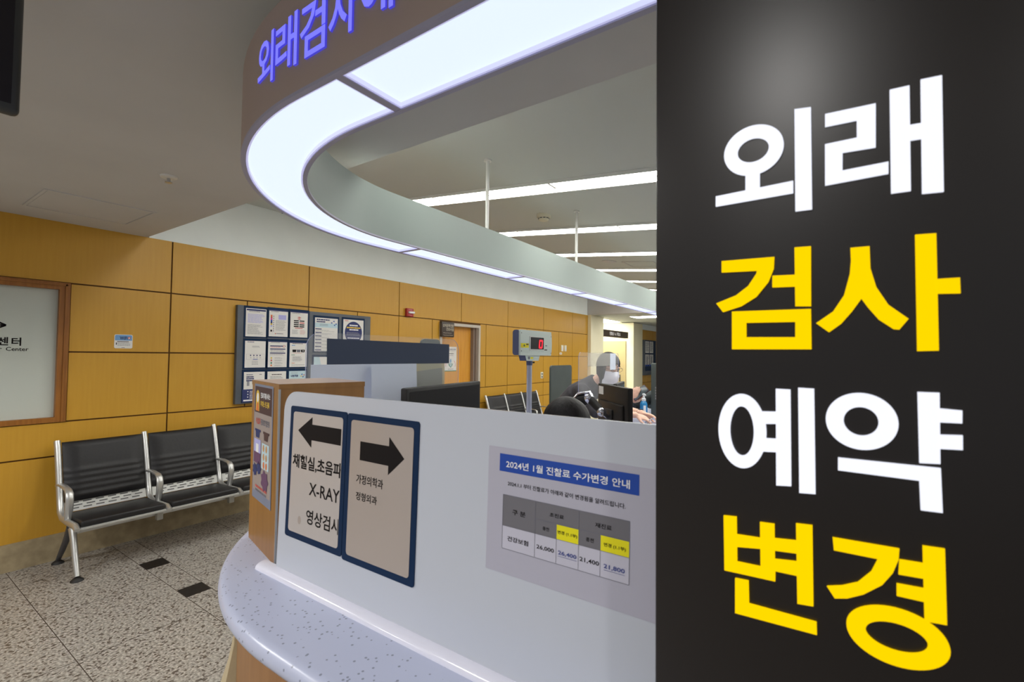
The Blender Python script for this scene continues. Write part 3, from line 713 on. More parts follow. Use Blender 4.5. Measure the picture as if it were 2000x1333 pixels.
for body, x0, z0, x1, z1, m_, bd in (('구 분', -.4075, 1.3562, -.3837, 1.3642, 'ink', .012), ('초진료', -.3424, 1.3667, -.319, 1.3724, 'ink', .012), ('재진료', -.2706, 1.3665, -.2469, 1.373, 'ink', .012),
        ('건강보험', -.4156, 1.3155, -.3778, 1.323, 'ink', .016), ('26,000', -.3632, 1.3155, -.3339, 1.3223, 'ink', .012), ('26,400', -.3272, 1.3155, -.298, 1.3222, 'ink_price', .02),
        ('21,400', -.2933, 1.3150, -.2642, 1.3219, 'ink', .012), ('21,800', -.2576, 1.3145, -.2279, 1.3212, 'ink_price', .02),
        ('종전', -.3537, 1.3449, -.3426, 1.3502, 'ink', .012), ('종전', -.2842, 1.3446, -.2727, 1.3503, 'ink', .012), ('변경 (1.1부)', -.3285, 1.3444, -.2975, 1.3501, 'ink', .014), ('변경 (1.1부)', -.2577, 1.3433, -.2269, 1.3491, 'ink', .014)):
    sh.text(body, x0, z0, x1, z1, m_, bd, 7)
sh.rect(-.3272, 1.3138, -.298, 1.3143, 'ink_price', 7); sh.rect(-.2576, 1.3128, -.2279, 1.3133, 'ink_price', 7)
tag(sh.build('price_notice', smooth=0), 'grey fee notice with blue title bar and table on the opal screen', 'notice')

# the screen and what is fixed to it lean back a little
def lean(o):
    for v in o.data.vertices:
        z_ = v.co.z+ROOT.get(o, Vector((0, 0, 0))).z
        v.co.y += (z_-1.32)*.028
for o in C.objects:
    if o.type == 'MESH' and (o.name.startswith('price_notice') or (o.parent and o.parent.name.startswith(('direction_notice', 'acrylic_screen')) and not o.name.startswith('base_rail'))): lean(o)
# ================================================================== laminate box and its poster
bx = Vector((-1.312, .664)); bu = Vector((.974, -.2265)).normalized(); bv = Vector((-bu.y, bu.x))
BW, BD, BH = .234, .212, .425
Tb = Matrix(((bu.x, bv.x, 0, bx.x), (bu.y, bv.y, 0, bx.y), (0, 0, 1, 1.10), (0, 0, 0, 1)))
t = thing('suggestion_box', 'wooden box on the counter beside the opal screen, poster on one side', 'box', (bx.x, bx.y, 1.10))
mb = MB(); mb.box(0, BW, 0, BD, 0, BH-.012, 'box_wood', Tb); mb.build('body', t, 0)
mb = MB(); mb.box(-.001, BW+.001, -.001, BD+.001, BH-.012, BH, 'box_wood', Tb)
k = mb.pts([Tb @ Vector(q) for q in ((-.001, -.001, BH+.0004), (BW+.001, -.001, BH+.0004), (BW+.001, BD+.001, BH+.0004), (-.001, BD+.001, BH+.0004))]); mb.face((k, k+1, k+2, k+3), 'box_top')
mb.build('lid', t, 0)
mb = MB(); mb.box(BW-.003, BW+.0015, -.0015, .003, .0, BH-.012, 'alu', Tb); mb.build('corner_strip', t, 0)
O_ = Tb @ Vector((0, 0, 0)); uu = Vector((bu.x, bu.y, 0))
def sheet_at(off=.0006, eps=.0003):
    n = uu.cross(Z); return Sheet(O_+n*off, uu, Z, eps)
sh = sheet_at()
sh.slab([(.028, .118), (.192, .118), (.192, .417), (.028, .417)], .0006, 'poster_border'); 
sh.slab([(.034, .140), (.186, .140), (.186, .411), (.034, .411)], .0008, 'paper_dim')
sh.rect(.036, .343, .184, .411, 'brown_ink', 4)
sh.poly([(.046, .347), (.078, .347), (.078, .385), (.074, .396), (.066, .401), (.058, .401), (.050, .396), (.046, .385)], 'ink_gold', 5)
sh.poly(circle(.063, .382, .009, .012), 'ink_white', 6); sh.poly([(.050, .347), (.074, .347), (.070, .368), (.056, .368)], 'ink_orange', 6)
sh.text('진료비 후불 서비스', .090, .382, .172, .397, 'ink_white', .03, 6); sh.text('하이패스 카드 등록', .090, .360, .166, .376, 'ink_gold', .03, 6)
sh.text('수납없이', .050, .313, .092, .330, 'ink_red', .03, 5); sh.text('진료보고 집으로', .096, .313, .170, .330, 'ink_mid', .03, 5)
for x_, c_ in ((.044, 'ink_navy'), (.118, 'brown_ink')):
    sh.poly([(x_, .300), (x_+.052, .300), (x_+.052, .294), (x_+.044, .294), (x_+.040, .278), (x_+.010, .278), (x_+.007, .294), (x_, .294)], c_, 5)
sh.rect(.040, .212, .100, .274, 'ink_lav', 5); sh.rect(.040, .212, .100, .240, 'purple_ink', 6); sh.rect(.058, .240, .082, .262, 'ink_white', 6)
sh.rect(.110, .206, .172, .270, 'ink_teal', 5)
for x_, z_ in ((.126, .258), (.150, .258), (.128, .236), (.150, .236), (.130, .216), (.152, .216)): sh.poly(circle(x_, z_, .007, .009, 16), random.Random(int(x_*999)).choice(['skin_print', 'brown_ink', 'ink_orange']), 6)
for cx_, cz_, c_, r_ in ((.052, .193, 'ink_navy', .018), (.088, .202, 'ink_navy', .018), (.140, .178, 'purple_ink', .028)):
    sh.poly([(cx_+r_*(1+.14*math.cos(7*a))*math.cos(a), cz_+r_*.85*(1+.14*math.cos(7*a))*math.sin(a)) for a in [i*2*math.pi/42 for i in range(42)]], c_, 6)
r0 = random.Random(9)
sh.lines(.046, .172, .166, .160, 1, 'ink_grey', r0, .3); sh.lines(.060, .160, .156, .148, 1, 'ink_red', r0, .7, 0, 5); sh.lines(.060, .160, .146, .139, 1, 'ink_mid', r0, .7, 0, 5)
tag(sh.build('box_poster', smooth=0), 'narrow payment poster with brown header taped to the wooden box', 'poster')

# ================================================================== wall things
sh = Sheet((WX+.0004, 0, 0), Y, Z, .0004)
sh.slab(rrect(1.353, 1.476, 1.622, 1.738, .012, 5), .002, 'paper'); sh.lay = 6
sh.slab(rrect(1.357, 1.472, 1.688, 1.734, .010, 5, 'cd'), .0024, 'ink_sky')
sh.text('WiFi', 1.388, 1.694, 1.440, 1.722, 'ink_navy', .03, 8); sh.poly(circle(1.452, 1.710, .010, n=20), 'ink_red', 8); sh.poly(circle(1.452, 1.709, .005, n=14), 'ink_white', 9)
sh.rect(1.372, 1.675, 1.450, 1.682, 'ink_mid', 6); sh.rect(1.364, 1.652, 1.370, 1.670, 'ink', 6); sh.lines(1.374, 1.462, 1.670, 1.640, 4, 'ink_grey', r0, .4, .3, 6); sh.rect(1.402, 1.626, 1.424, 1.630, 'ink_mid', 6)
tag(sh.build('wifi_sticker', smooth=0), 'small white and blue WiFi sticker on the wood wall', 'sticker')
# notice boards
mb = MB(); mb.rbox(WX, WX+.045, 2.302, 3.078, 1.085, 2.072, 'slate', .002)
tag(mb.build('notice_board'), 'left slate notice board on the wood wall, holding nine A4 notices in rows', 'notice board')
mb = MB(); mb.rbox(WX, WX+.042, 3.082, 3.925, 1.085, 2.072, 'slate', .002)
tag(mb.build('notice_board'), 'right slate notice board, partly hidden behind the dark strip', 'notice board')
def framed(label, y0, y1, z0, z1, draw, fr=(.018, .018, .014, .024), grp='notices on the slate boards', paper='paper'):
    X_ = WX+.0455
    t = thing('framed_notice', label, 'notice', (X_, y0, z0), grp)
    s1 = Sheet((X_, 0, 0), Y, Z, .0005); s1.slab([(y0-fr[0], z0-fr[2]), (y1+fr[1], z0-fr[2]), (y1+fr[1], z1+fr[3]), (y0-fr[0], z1+fr[3])], .004, 'navy'); s1.build('frame', t, 0)
    s2 = Sheet((X_+.0041, 0, 0), Y, Z, .0005); s2.slab([(y0, z0), (y1, z0), (y1, z1), (y0, z1)], .0007, paper); s2.lay = 3
    draw(s2, y0, y1, z0, z1); s2.build('sheet', t, 0)
rr_ = random.Random(21)
def dP1(s, a, b, c, d):
    s.rect(a+.006, d-.024, b-.006, d-.008, 'ink_navy', 3); s.lines(a+.03, a+.14, d-.030, d-.040, 1, 'ink_mid', rr_, .5, .1, 3)
    s.lines(a+.018, b-.014, d-.055, d-.15, 13, 'ink_lav', rr_, .5, .25, 3); s.lines(a+.018, b-.03, d-.165, c+.02, 11, 'ink_grey', rr_, .4, .4, 3)
def dP2(s, a, b, c, d):
    s.rect(a, d-.012, b, d, 'ink_navy', 3); s.lines(a+.02, a+.10, d-.018, d-.028, 1, 'ink_mid', rr_, .5, .1, 3)
    for i, c_ in enumerate(('ink_orange', 'ink_red', 'ink_magenta', 'ink_blue', 'ink_navy', 'ink_gold', 'ink_lav')):
        s.rect(a+.016, d-.055-.018*(i+1), a+.034, d-.055-.018*i, c_, 3)
    s.rect(a+.016, c+.05, a+.034, c+.07, 'ink', 3)
    for i in range(8): s.rect(a+.044, d-.075-.022*i, a+.052, d-.063-.022*i, 'ink_mid', 3)
    s.rect(a+.10, d-.10, b-.02, d-.05, 'ink_lav', 3); s.lines(a+.07, b-.02, d-.11, c+.06, 8, 'ink_grey', rr_, .35, .3, 4)
    s.poly(circle(a+.07, c+.03, .006, n=14), 'ink_red', 3); s.lines(a+.08, b-.05, c+.034, c+.024, 1, 'ink_mid', rr_, .6, 0, 3)
def dP3(s, a, b, c, d):
    s.rect(a, d-.012, b, d, 'ink_navy', 3); s.lines(a+.02, a+.12, d-.018, d-.028, 1, 'ink_mid', rr_, .5, .1, 3)
    m_ = (a+b)/2
    for z_ in (d-.062, d-.080): s.poly([(m_-.026, z_), (m_, z_-.007), (m_+.026, z_), (m_, z_+.006)], 'ink_red', 3)
    for i in range(4):
        for j in (0, 1): s.rect(m_-.062+.066*j, d-.108-.021*i, m_-.004+.066*j, d-.096-.021*i, 'ink_red' if (i, j) == (1, 1) else 'ink', 3)
    s.rect(m_-.048, d-.186, m_+.042, d-.178, 'ink_red', 3); s.lines(a+.022, m_-.01, c+.08, c+.03, 5, 'ink_grey', rr_, .35, .2, 3); s.lines(m_+.012, b-.022, c+.08, c+.03, 5, 'ink_pink', rr_, .35, .2, 3)
def dP4(s, a, b, c, d):
    s.lines(a+.022, a+.09, d-.008, d-.018, 1, 'ink_navy', rr_, .6, 0, 3); s.lines(a+.07, b-.06, d-.05, d-.072, 2, 'ink_grey', rr_, .4, .1, 3)
    s.rect(a+.016, c+.083, b-.012, c+.138, 'ink_grey', 3); s.rect(a+.0172, c+.0842, b-.0132, c+.1368, 'paper', 4)
    for i in range(4): s.poly(circle(a+.056+.032*i, c+.124, .006, .008, 12), 'ink_navy', 5); s.rect(a+.052+.032*i, c+.098, a+.064+.032*i, c+.103, 'ink_grey', 5)
    s.rect(a+.08, c+.081, a+.128, c+.087, 'ink_blue', 5); s.lines(a+.07, b-.07, c+.066, c+.02, 3, 'ink_mid', rr_, .25, .1, 3)
def dP5(s, a, b, c, d):
    s.rect(a, d-.008, b, d, 'ink_navy', 3); s.lines(a+.03, b-.08, d-.012, d-.02, 1, 'ink_mid', rr_, .5, 0, 3)
    for z_ in (d-.045, d-.077, d-.120): s.rect(a+.02, z_-.010, b-.018, z_, 'ink_navy', 3)
    s.poly(circle(b-.034, d-.052, .013, n=20), 'ink_red', 4); s.poly(circle(b-.034, d-.052, .009, n=20), 'paper', 5)
    s.lines(a+.024, b-.05, d-.058, d-.072, 2, 'ink_pink', rr_, .5, .2, 3); s.lines(a+.024, b-.03, d-.09, d-.115, 4, 'ink_grey', rr_, .4, .2, 3); s.lines(a+.02, b-.03, d-.134, d-.15, 3, 'ink_grey', rr_, .4, .2, 3)
    for i, c_ in enumerate(('ink_gold', 'ink_red', 'ink_green', 'ink_orange')):
        s.poly(circle(a+.036, c+.098-.026*i, .008, .010, 14), c_, 3); s.lines(a+.07, b-.03, c+.104-.026*i, c+.086-.026*i, 3, 'ink_grey', rr_, .35, .4, 3)
def dP6(s, a, b, c, d):
    s.rect(a, d-.008, b, d, 'ink_navy', 3); s.lines(a+.03, b-.05, d-.012, d-.022, 1, 'ink', rr_, .5, 0, 3)
    s.lines(a+.022, a+.06, d-.03, d-.042, 1, 'ink_sky', rr_, .8, 0, 3)
    for i, c_ in enumerate(('ink', 'ink_mid', 'ink')): s.poly([(a+.032+.05*i, d-.108), (a+.072+.05*i, d-.108), (a+.076+.05*i, d-.080), (a+.030+.05*i, d-.080)], c_, 3)
    s.poly(circle(a+.155, d-.093, .006, n=12), 'ink_white', 4)
    s.lines(a+.04, b-.06, d-.115, d-.125, 1, 'ink_pink', rr_, .5, 0, 3); s.lines(a+.02, a+.06, d-.136, d-.146, 1, 'ink_green', rr_, .6, 0, 3)
    s.lines(a+.034, b-.05, d-.155, d-.21, 7, 'ink_mid', rr_, .35, .3, 3); s.lines(a+.024, a+.06, c+.046, c+.036, 1, 'ink_orange', rr_, .6, 0, 3); s.lines(a+.024, b-.02, c+.026, c+.014, 2, 'ink_grey', rr_, .4, .1, 3)
def dP7(s, a, b, c, d):
    s.rect(a-.012, c-.01, b+.01, c+.118, 'ink_navy', 3); s.rect(a, c, b, c+.014, 'ink_white', 4)
    s.rect(b-.056, d-.03, b-.03, d-.024, 'ink_mid', 3)
    for i in range(4): s.lines(a+.024, a+.10-.012*(i == 0), d-.024-.019*i, d-.040-.019*i, 1, 'ink_navy', rr_, .8 if i else .4, 0, 3)
    s.rect(a+.03, d-.14, a+.055, d-.090, 'ink_grey', 3); s.rect(a+.092, d-.142, b-.012, d-.092, 'ink', 3); s.rect(a+.097, d-.136, b-.017, d-.098, 'ink_white', 4); s.rect(a+.112, d-.126, a+.150, d-.108, 'ink_green', 5)
    for i in range(6): s.lines(a+.06, a+.16, c+.100-.014*i, c+.090-.014*i, 1, 'ink_white', rr_, .6, .2, 5)
    for z_ in (c+.095, c+.067, c+.04): s.poly(circle(a+.042, z_, .006, n=12), 'ink_white', 5)
def dP8(s, a, b, c, d):
    s.lines(a+.046, b-.05, d-.028, d-.042, 1, 'ink', rr_, .6, 0, 3); s.lines(a+.03, b-.03, d-.052, c+.03, 14, 'ink_grey', rr_, .4, .3, 3)
def dP9(s, a, b, c, d):
    s.rect(a, c, b, d, 'ink_teal', 3); s.lines(a+.02, a+.10, d-.020, d-.028, 1, 'ink_grey', rr_, .6, 0, 4)
    s.text('내원객용', a+.020, d-.066, a+.104, d-.040, 'ink_navy', .04, 5)
    for k_, c_ in enumerate(('ink_red', 'ink_blue', 'ink_gold', 'ink_navy')): 
        q = k_*1.57+.4; s.poly([(b-.042+.004*math.cos(q), d-.052+.004*math.sin(q)), (b-.042+.026*math.cos(q-.4), d-.052+.022*math.sin(q-.4)), (b-.042+.026*math.cos(q+.4), d-.052+.022*math.sin(q+.4))], c_, 5)
    s.lines(a+.03, b-.03, d-.10, c+.03, 10, 'ink_mid', rr_, .4, .3, 4)
def dQ1(s, a, b, c, d):
    s.rect(a, d-.11, b, d-.06, 'ink_teal', 3)
    for i in range(2): s.lines(a+.02, a+.19-.06*i, d-.014-.024*i, d-.034-.024*i, 1, 'ink_navy', rr_, .7, 0, 4)
    for x_, z_ in ((.20, .05), (.23, .03), (.26, .06), (.24, .075)): s.poly([(a+x_, d-z_), (a+x_+.02, d-z_-.012), (a+x_+.024, d-z_+.008)], 'ink_blue', 5)
    s.lines(a+.06, a+.17, d-.072, d-.10, 2, 'ink_mid', rr_, .3, .1, 5)
    for i in range(7):
        z_ = d-.125-.04*i; s.rect(a+.006, z_-.010, a+.085, z_, 'ink_navy', 4); s.lines(a+.012, b-.04, z_-.016, z_-.036, 2, 'ink_grey', rr_, .3, .4, 4)
def dQ2(s, a, b, c, d):
    s.rect(a+.02, d-.022, a+.07, d-.012, 'ink_pink', 4); s.poly(circle((a+b)/2, d-.158, .125, .135, 48), 'ink_navy', 4)
    m_ = (a+b)/2
    s.lines(m_-.06, m_+.06, d-.062, d-.082, 1, 'ink_white', rr_, .8, 0, 5); s.lines(m_-.10, m_+.10, d-.09, d-.108, 1, 'ink_gold', rr_, .9, 0, 5); s.lines(m_-.06, m_+.07, d-.115, d-.135, 1, 'ink_white', rr_, .8, 0, 5)
    s.lines(m_-.10, m_+.10, d-.155, d-.20, 4, 'ink_grey', rr_, .35, .2, 5); s.lines(m_-.085, m_+.085, d-.22, d-.235, 1, 'ink_white', rr_, .7, 0, 5); s.lines(m_-.04, m_+.04, d-.245, d-.255, 1, 'ink_white', rr_, .7, 0, 5)
def dQ3(s, a, b, c, d):
    s.poly([(a, c), (a+.16, c), (a+.07, d), (a, d)], 'ink_teal', 3); s.lines(a+.02, b-.02, d-.2, c+.02, 6, 'ink_grey', rr_, .4, .3, 4)
SPEC = [('notice with navy bar and lavender paragraphs, top left of the left slate board', 2.379, 2.585, 1.762, 2.048, dP1),
        ('notice with a rainbow colour column, top middle of the left slate board', 2.615, 2.820, 1.771, 2.053, dP2),
        ('notice with black boxes and red ovals, top right of the left slate board', 2.848, 3.052, 1.772, 2.055, dP3),
        ('pale notice with a row of small icons, middle row at the left of the board', 2.379, 2.586, 1.446, 1.717, dP4),
        ('notice with three navy bars and coloured icons, centre of the left slate board', 2.613, 2.818, 1.446, 1.721, dP5),
        ('notice with three dark pictures, middle row at the right of the left board', 2.849, 3.050, 1.446, 1.716, dP6),
        ('notice with screen picture and navy foot, bottom left of the left slate board', 2.376, 2.584, 1.110, 1.402, dP7),
        ('plain text notice in the bottom row, half hidden behind the wooden box', 2.613, 2.815, 1.110, 1.402, dP8),
        ('pale blue notice with colourful pinwheel, bottom right of the left slate board', 2.848, 3.046, 1.110, 1.402, dP9)]
for lb, a, b, c, d, fn in SPEC: framed(lb, a, b, c, d, fn)
framed('larger notice with navy section headings on the right slate board', 3.142, 3.440, 1.622, 2.008, dQ1)
framed('larger notice with a big navy disc on the right slate board', 3.517, 3.811, 1.622, 2.014, dQ2)
framed('pale notice beneath the one with section headings on the right board', 3.138, 3.436, 1.17, 1.557, dQ3)
# fire alarm
t = thing('fire_alarm', 'red fire alarm with white strobe high on the wood wall', 'fire alarm', (WX, 4.60, 2.12))
mb = MB(); mb.rbox(WX, WX+.045, 4.542, 4.668, 2.124, 2.240, 'red', .008); mb.build('body', t)
mb = MB(); mb.rbox(WX+.045, WX+.075, 4.560, 4.665, 2.168, 2.196, 'ink_white', .006); mb.build('strobe', t)
sh = Sheet((WX+.0455, 0, 0), Y, Z); sh.text('FIRE', 4.575, 2.210, 4.640, 2.228, 'ink_pink', .01); sh.text('FIRE', 4.575, 2.136, 4.640, 2.152, 'ink_pink', .01); sh.build('lettering', t, 0)
# projecting sign by the door: stands out from the wall, its face towards the counter
t = thing('door_sign', 'dark brown room sign on the wall above the wooden door', 'sign', (WX, 5.24, 1.86))
mb = MB(); mb.rbox(WX+.012, WX+.055, 5.235, 5.525, 1.868, 2.105, 'sign_brown', .014, seg=3); mb.build('plate', t)
sh = Sheet((WX+.0555, 0, 0), Y, Z)
sh.text('상처장루전문', 5.258, 2.018, 5.500, 2.066, 'sign_text', .012); sh.text('간호사실', 5.332, 1.962, 5.500, 2.010, 'sign_text', .012)
sh.text('Wound Ostomy', 5.268, 1.918, 5.455, 1.938, 'sign_text', 0); sh.text('Continence Nurse', 5.268, 1.888, 5.485, 1.905, 'sign_text', 0); sh.build('lettering', t, 0)
sh = Sheet((WX-.109, 0, 0), Y, Z, .0006)
sh.slab([(5.475, 1.335), (5.765, 1.335), (5.765, 1.725), (5.475, 1.725)], .0015, 'paper'); sh.lay = 4
sh.rect(5.475, 1.335, 5.765, 1.348, 'ink_green', 4)
rq = random.Random(3)
sh.lines(5.495, 5.745, 1.69, 1.672, 1, 'ink_navy', rq, .6, 0, 4); sh.lines(5.50, 5.74, 1.665, 1.655, 1, 'ink_mid', rq, .5, 0, 4); sh.lines(5.53, 5.70, 1.62, 1.604, 1, 'ink', rq, .6, 0, 4); sh.lines(5.57, 5.69, 1.59, 1.575, 1, 'ink_grey', rq, .5, 0, 4)
sh.poly([(5.603, 1.45), (5.603, 1.52), (5.615, 1.535), (5.637, 1.535), (5.648, 1.52), (5.648, 1.45)], 'ink_teal', 4); sh.poly(circle(5.625, 1.50, .014, .03, 20), 'ink_sky', 5)
sh.poly([(5.575, 1.455), (5.675, 1.455), (5.668, 1.43), (5.63, 1.39), (5.582, 1.43)], 'ink_green', 4); sh.poly([(5.588, 1.447), (5.662, 1.447), (5.63, 1.402)], 'ink_teal', 5)
for ang in (0.2, 2.9):
    pts = [(5.625+.12*math.cos(ang+q*.1), 1.44+.09*math.sin(ang+q*.1)) for q in range(-6, 7)]; pts += [(5.625+.108*math.cos(ang+q*.1), 1.44+.08*math.sin(ang+q*.1)) for q in range(6, -7, -1)]
    sh.poly(pts, 'ink_pink', 4)
sh.lines(5.56, 5.69, 1.372, 1.36, 1, 'ink_mid', rq, .6, 0, 4)
tag(sh.build('door_poster', smooth=0), 'white poster with a teal bottle drawing on the wooden door', 'poster')
# switches, label, outlet
for i, (y_, lb) in enumerate(((9.14, 'left one of the two white switch plates on the far wood wall'), (9.285, 'right one of the two white switch plates on the far wood wall'))):
    t = thing('light_switch', lb, 'switch', (WX, y_, 1.70))
    mb = MB(); mb.rbox(WX, WX+.012, y_-.05, y_+.05, 1.70, 1.835, 'ivory', .004); mb.build('plate', t)
    mb = MB(); mb.rbox(WX+.012, WX+.018, y_-.03, y_+.03, 1.73, 1.805, 'white_metal', .002); mb.build('rocker', t)
sh = Sheet((WX+.0004, 0, 0), Y, Z); sh.slab([(9.03, 1.628), (9.13, 1.628), (9.13, 1.672), (9.03, 1.672)], .003, 'paper'); sh.rect(9.06, 1.642, 9.10, 1.658, 'ink_mid', 6)
tag(sh.build('wall_label', smooth=0), 'tiny white label below the two switch plates', 'label')
t = thing('power_outlet', 'white two-part wall outlet low on the far wood wall', 'outlet', (WX, 8.27, 1.14))
mb = MB(); mb.rbox(WX, WX+.012, 8.225, 8.32, 1.135, 1.265, 'ivory', .004); mb.build('plate', t)
mb = MB()
for z_ in (1.168, 1.226): mb.lathe([(.018, 0), (.018, .004)], (WX+.012, 8.272, z_), 'shadow_metal', 14, 'x')
mb.build('socket', t)
# board in the far corridor
mb = MB(); mb.rbox(WX, WX+.05, 14.33, 15.75, 1.02, 2.13, 'slate', .002); mb.quad((WX+.051, 14.5, 2.12), (WX+.051, 14.5, 1.15), (WX+.051, 15.74, 1.15), (WX+.051, 15.74, 2.12), 'navy')
tag(mb.build('notice_board'), 'dark notice board far down the corridor past the pillars', 'notice board')
rb = random.Random(8)
far_names = ['grey leaflet, upper left of the far corridor board', 'grey leaflet, upper right of the far corridor board', 'leaflet with blue panel, lower left of the far corridor board', 'leaflet with blue panel, lower right of the far corridor board']
for i, lb in enumerate(far_names):
    y0 = 14.52+.42*(i % 2); z0 = 1.80-.42*(i//2)-.08
    sh = Sheet((WX+.0515, 0, 0), Y, Z, .0008); sh.slab([(y0, z0), (y0+.36, z0), (y0+.36, z0+.37), (y0, z0+.37)], .0012, 'paper'); sh.lay = 3
    sh.lines(y0+.03, y0+.33, z0+.34, z0+.04, 9, 'ink_mid', rb, .5, .3, 4)
    if i > 1: sh.rect(y0+.12, z0+.02, y0+.24, z0+.3, 'ink_grey', 5); sh.rect(y0, z0, y0+.36, z0+.05, 'ink_blue', 5)
    tag(sh.build('leaflet', smooth=0), lb, 'leaflet', 'leaflets on the far corridor board')

# ================================================================== waiting benches
def bench(loc, n, label):
    """n seats along +Y, back to the wall; local x = 0 at the wall face"""
    x0, y0, _ = loc; t = thing('waiting_bench', label, 'bench', loc, 'waiting benches along the wood wall')
    P_ = .54; B = lambda x, y, z: Vector((x0+x, y0+y, z))
    mb = MB(); mb.rbox(x0+.34, x0+.42, y0+.02, y0+n*P_-.02, .285, .335, 'alu', .006); mb.build('beam', t)
    for i in range(n):
        ya, yb = i*P_+.022, (i+1)*P_-.022
        # back cushion: padded slab with ribs in its lower half
        mb = MB(); cols = 10; prof = []
        N = 40
        for k in range(N+1):
            q = k/N; z = .478+.427*q; xb = .212-.122*q
            bump = .004+.006*math.sin(math.pi*min(1, q*1.0))
            if .06 < q < .56: bump += .006*abs(math.sin((q-.06)/.5*math.pi*5))
            edge = min(1, min(q, 1-q)*14)
            prof.append((xb+.018+bump*edge+.012*math.sqrt(edge), xb, z))
        ks = []
        for (xf, xb, z) in prof:
            row = []
            for c in range(cols+1):
                s_ = c/cols; e = min(1, min(s_, 1-s_)*10); row.append(B(xb+.012+(xf-xb-.012)*math.sqrt(e) if e < 1 else xf, ya+(yb-ya)*s_, z))
            row += [B(xb, yb, z), B(xb, ya, z)]
            ks.append(mb.pts(row))
        W_ = cols+3
        for a, b in zip(ks[:-1], ks[1:]):
            for c in range(W_): mb.face((a+c, a+(c+1) % W_, b+(c+1) % W_, b+c), 'leather')
        mb.face([ks[0]+c for c in reversed(range(W_))], 'leather'); mb.face([ks[-1]+c for c in range(W_)], 'leather')
        mb.build('backrest', t, 50)
        # silver slotted plate between back and seat
        mb = MB(); k = mb.pts([B(.245, ya, .408), B(.245, yb, .408), B(.213, yb, .484), B(.213, ya, .484), B(.235, ya, .408), B(.235, yb, .408), B(.203, yb, .484), B(.203, ya, .484)])
        for q in ((0, 1, 2, 3), (5, 4, 7, 6), (4, 5, 1, 0), (3, 2, 6, 7), (4, 0, 3, 7), (1, 5, 6, 2)): mb.face([k+j for j in q], 'alu_plate')
        for r_ in range(3):
            for c in range(6):
                y1 = ya+.03+c*(yb-ya-.05)/6+(.02 if r_ % 2 else 0); z_ = .424+.019*r_; xx = .2465-(z_-.408)*.42
                k = mb.pts([B(xx, y1, z_), B(xx, y1+.05, z_), B(xx-.003, y1+.05, z_+.007), B(xx-.003, y1, z_+.007)]); mb.face((k, k+1, k+2, k+3), 'slot')
        mb.build('lumbar_plate', t, 0)
        # seat pan and cushion
        mb = MB(); T_ = Matrix.Translation(B(.42, 0, .382)) @ Matrix.Rotation(math.radians(-3), 4, 'Y')
        mb.rbox(-.185, .21, ya, yb, -.012, .032, 'leather', .014, T_, 3); mb.build('seat', t, 50)
        mb = MB(); mb.rbox(-.18, .218, ya-.004, yb+.004, -.030, -.012, 'alu_plate', .004, T_); mb.build('seat_pan', t)
    for i in range(n+1):
        yc = i*P_
        mb = MB(); mb.tube([B(.075, yc, .915), B(.10, yc, .86), B(.15, yc, .70), B(.20, yc, .53), B(.235, yc, .42), B(.30, yc, .385), B(.46, yc, .385), B(.60, yc, .392), B(.645, yc, .375)], [(.022, .020)]*8+[(.014, .018)], 'alu', 10); mb.build('side_frame', t, 60)
        mb = MB(); mb.tube([B(.165, yc, .60), B(.20, yc, .612), B(.30, yc, .615), B(.40, yc, .607), B(.435, yc, .585), B(.445, yc, .54), B(.435, yc, .47), B(.415, yc, .40)], [(.010, .022)]*4+[(.012, .024)]*3+[(.012, .02)], 'alu', 10); mb.build('armrest', t, 60)
    for yc in (.0+.03, n*P_-.03):
        lg = MB(); lg.tube([B(.40, yc, .33), B(.44, yc, .26), B(.50, yc, .13), B(.555, yc, .028)], [(.030, .022), (.026, .020), (.020, .018), (.015, .015)], 'alu', 10); l1 = lg.build('leg', t, 60)
        mb = MB(); mb.lathe([(.038, 0), (.036, .008), (.016, .024)], B(.557, yc, 0), 'rubber', 16); mb.build('foot_pad', l1)
        lg = MB(); lg.tube([B(.36, yc, .33), B(.30, yc, .25), B(.18, yc, .12), B(.085, yc, .028)], [(.030, .022), (.026, .020), (.020, .018), (.015, .015)], 'shadow_metal', 10); l2 = lg.build('leg', t, 60)
        mb = MB(); mb.lathe([(.038, 0), (.036, .008), (.016, .024)], B(.083, yc, 0), 'rubber', 16); mb.build('foot_pad', l2)
    for i in range(1, n):
        mb = MB(); mb.box(x0+.43, x0+.47, y0+i*P_-.02, y0+i*P_+.02, .26, .375, 'alu_plate'); mb.build('bracket', t, 0)
    return t
bench((WX+.015, 1.01, 0), 3, 'black vinyl waiting bench with silver arms, near the window by the wooden box')
bench((WX+.015, 6.28, 0), 3, 'black waiting bench further along the wall, seen behind the customer display')

# ================================================================== hanging screen, top left
t = thing('hanging_screen', 'dark flat screen hanging from the low ceiling at upper left', 'screen', (-1.7, 0, 2.2))
mb = MB(); mb.rbox(-1.735, -1.70, -.42, .262, 2.195, 2.535, 'tv_bezel', .012, seg=3); mb.build('case', t)
mb = MB(); mb.quad((-1.6995, -.40, 2.218), (-1.6995, .245, 2.218), (-1.6995, .245, 2.508), (-1.6995, -.40, 2.508), 'tv_black'); mb.build('display', t, 0)
mb = MB(); mb.tube([(-1.74, -.08, 2.40), (-1.76, -.08, 2.42), (-1.76, -.08, 2.595)], .018, 'shadow_metal', 12); mb.lathe([(.06, 2.58), (.06, 2.594)], (-1.76, -.08, 0), 'shadow_metal'); mb.build('ceiling_bracket', t)

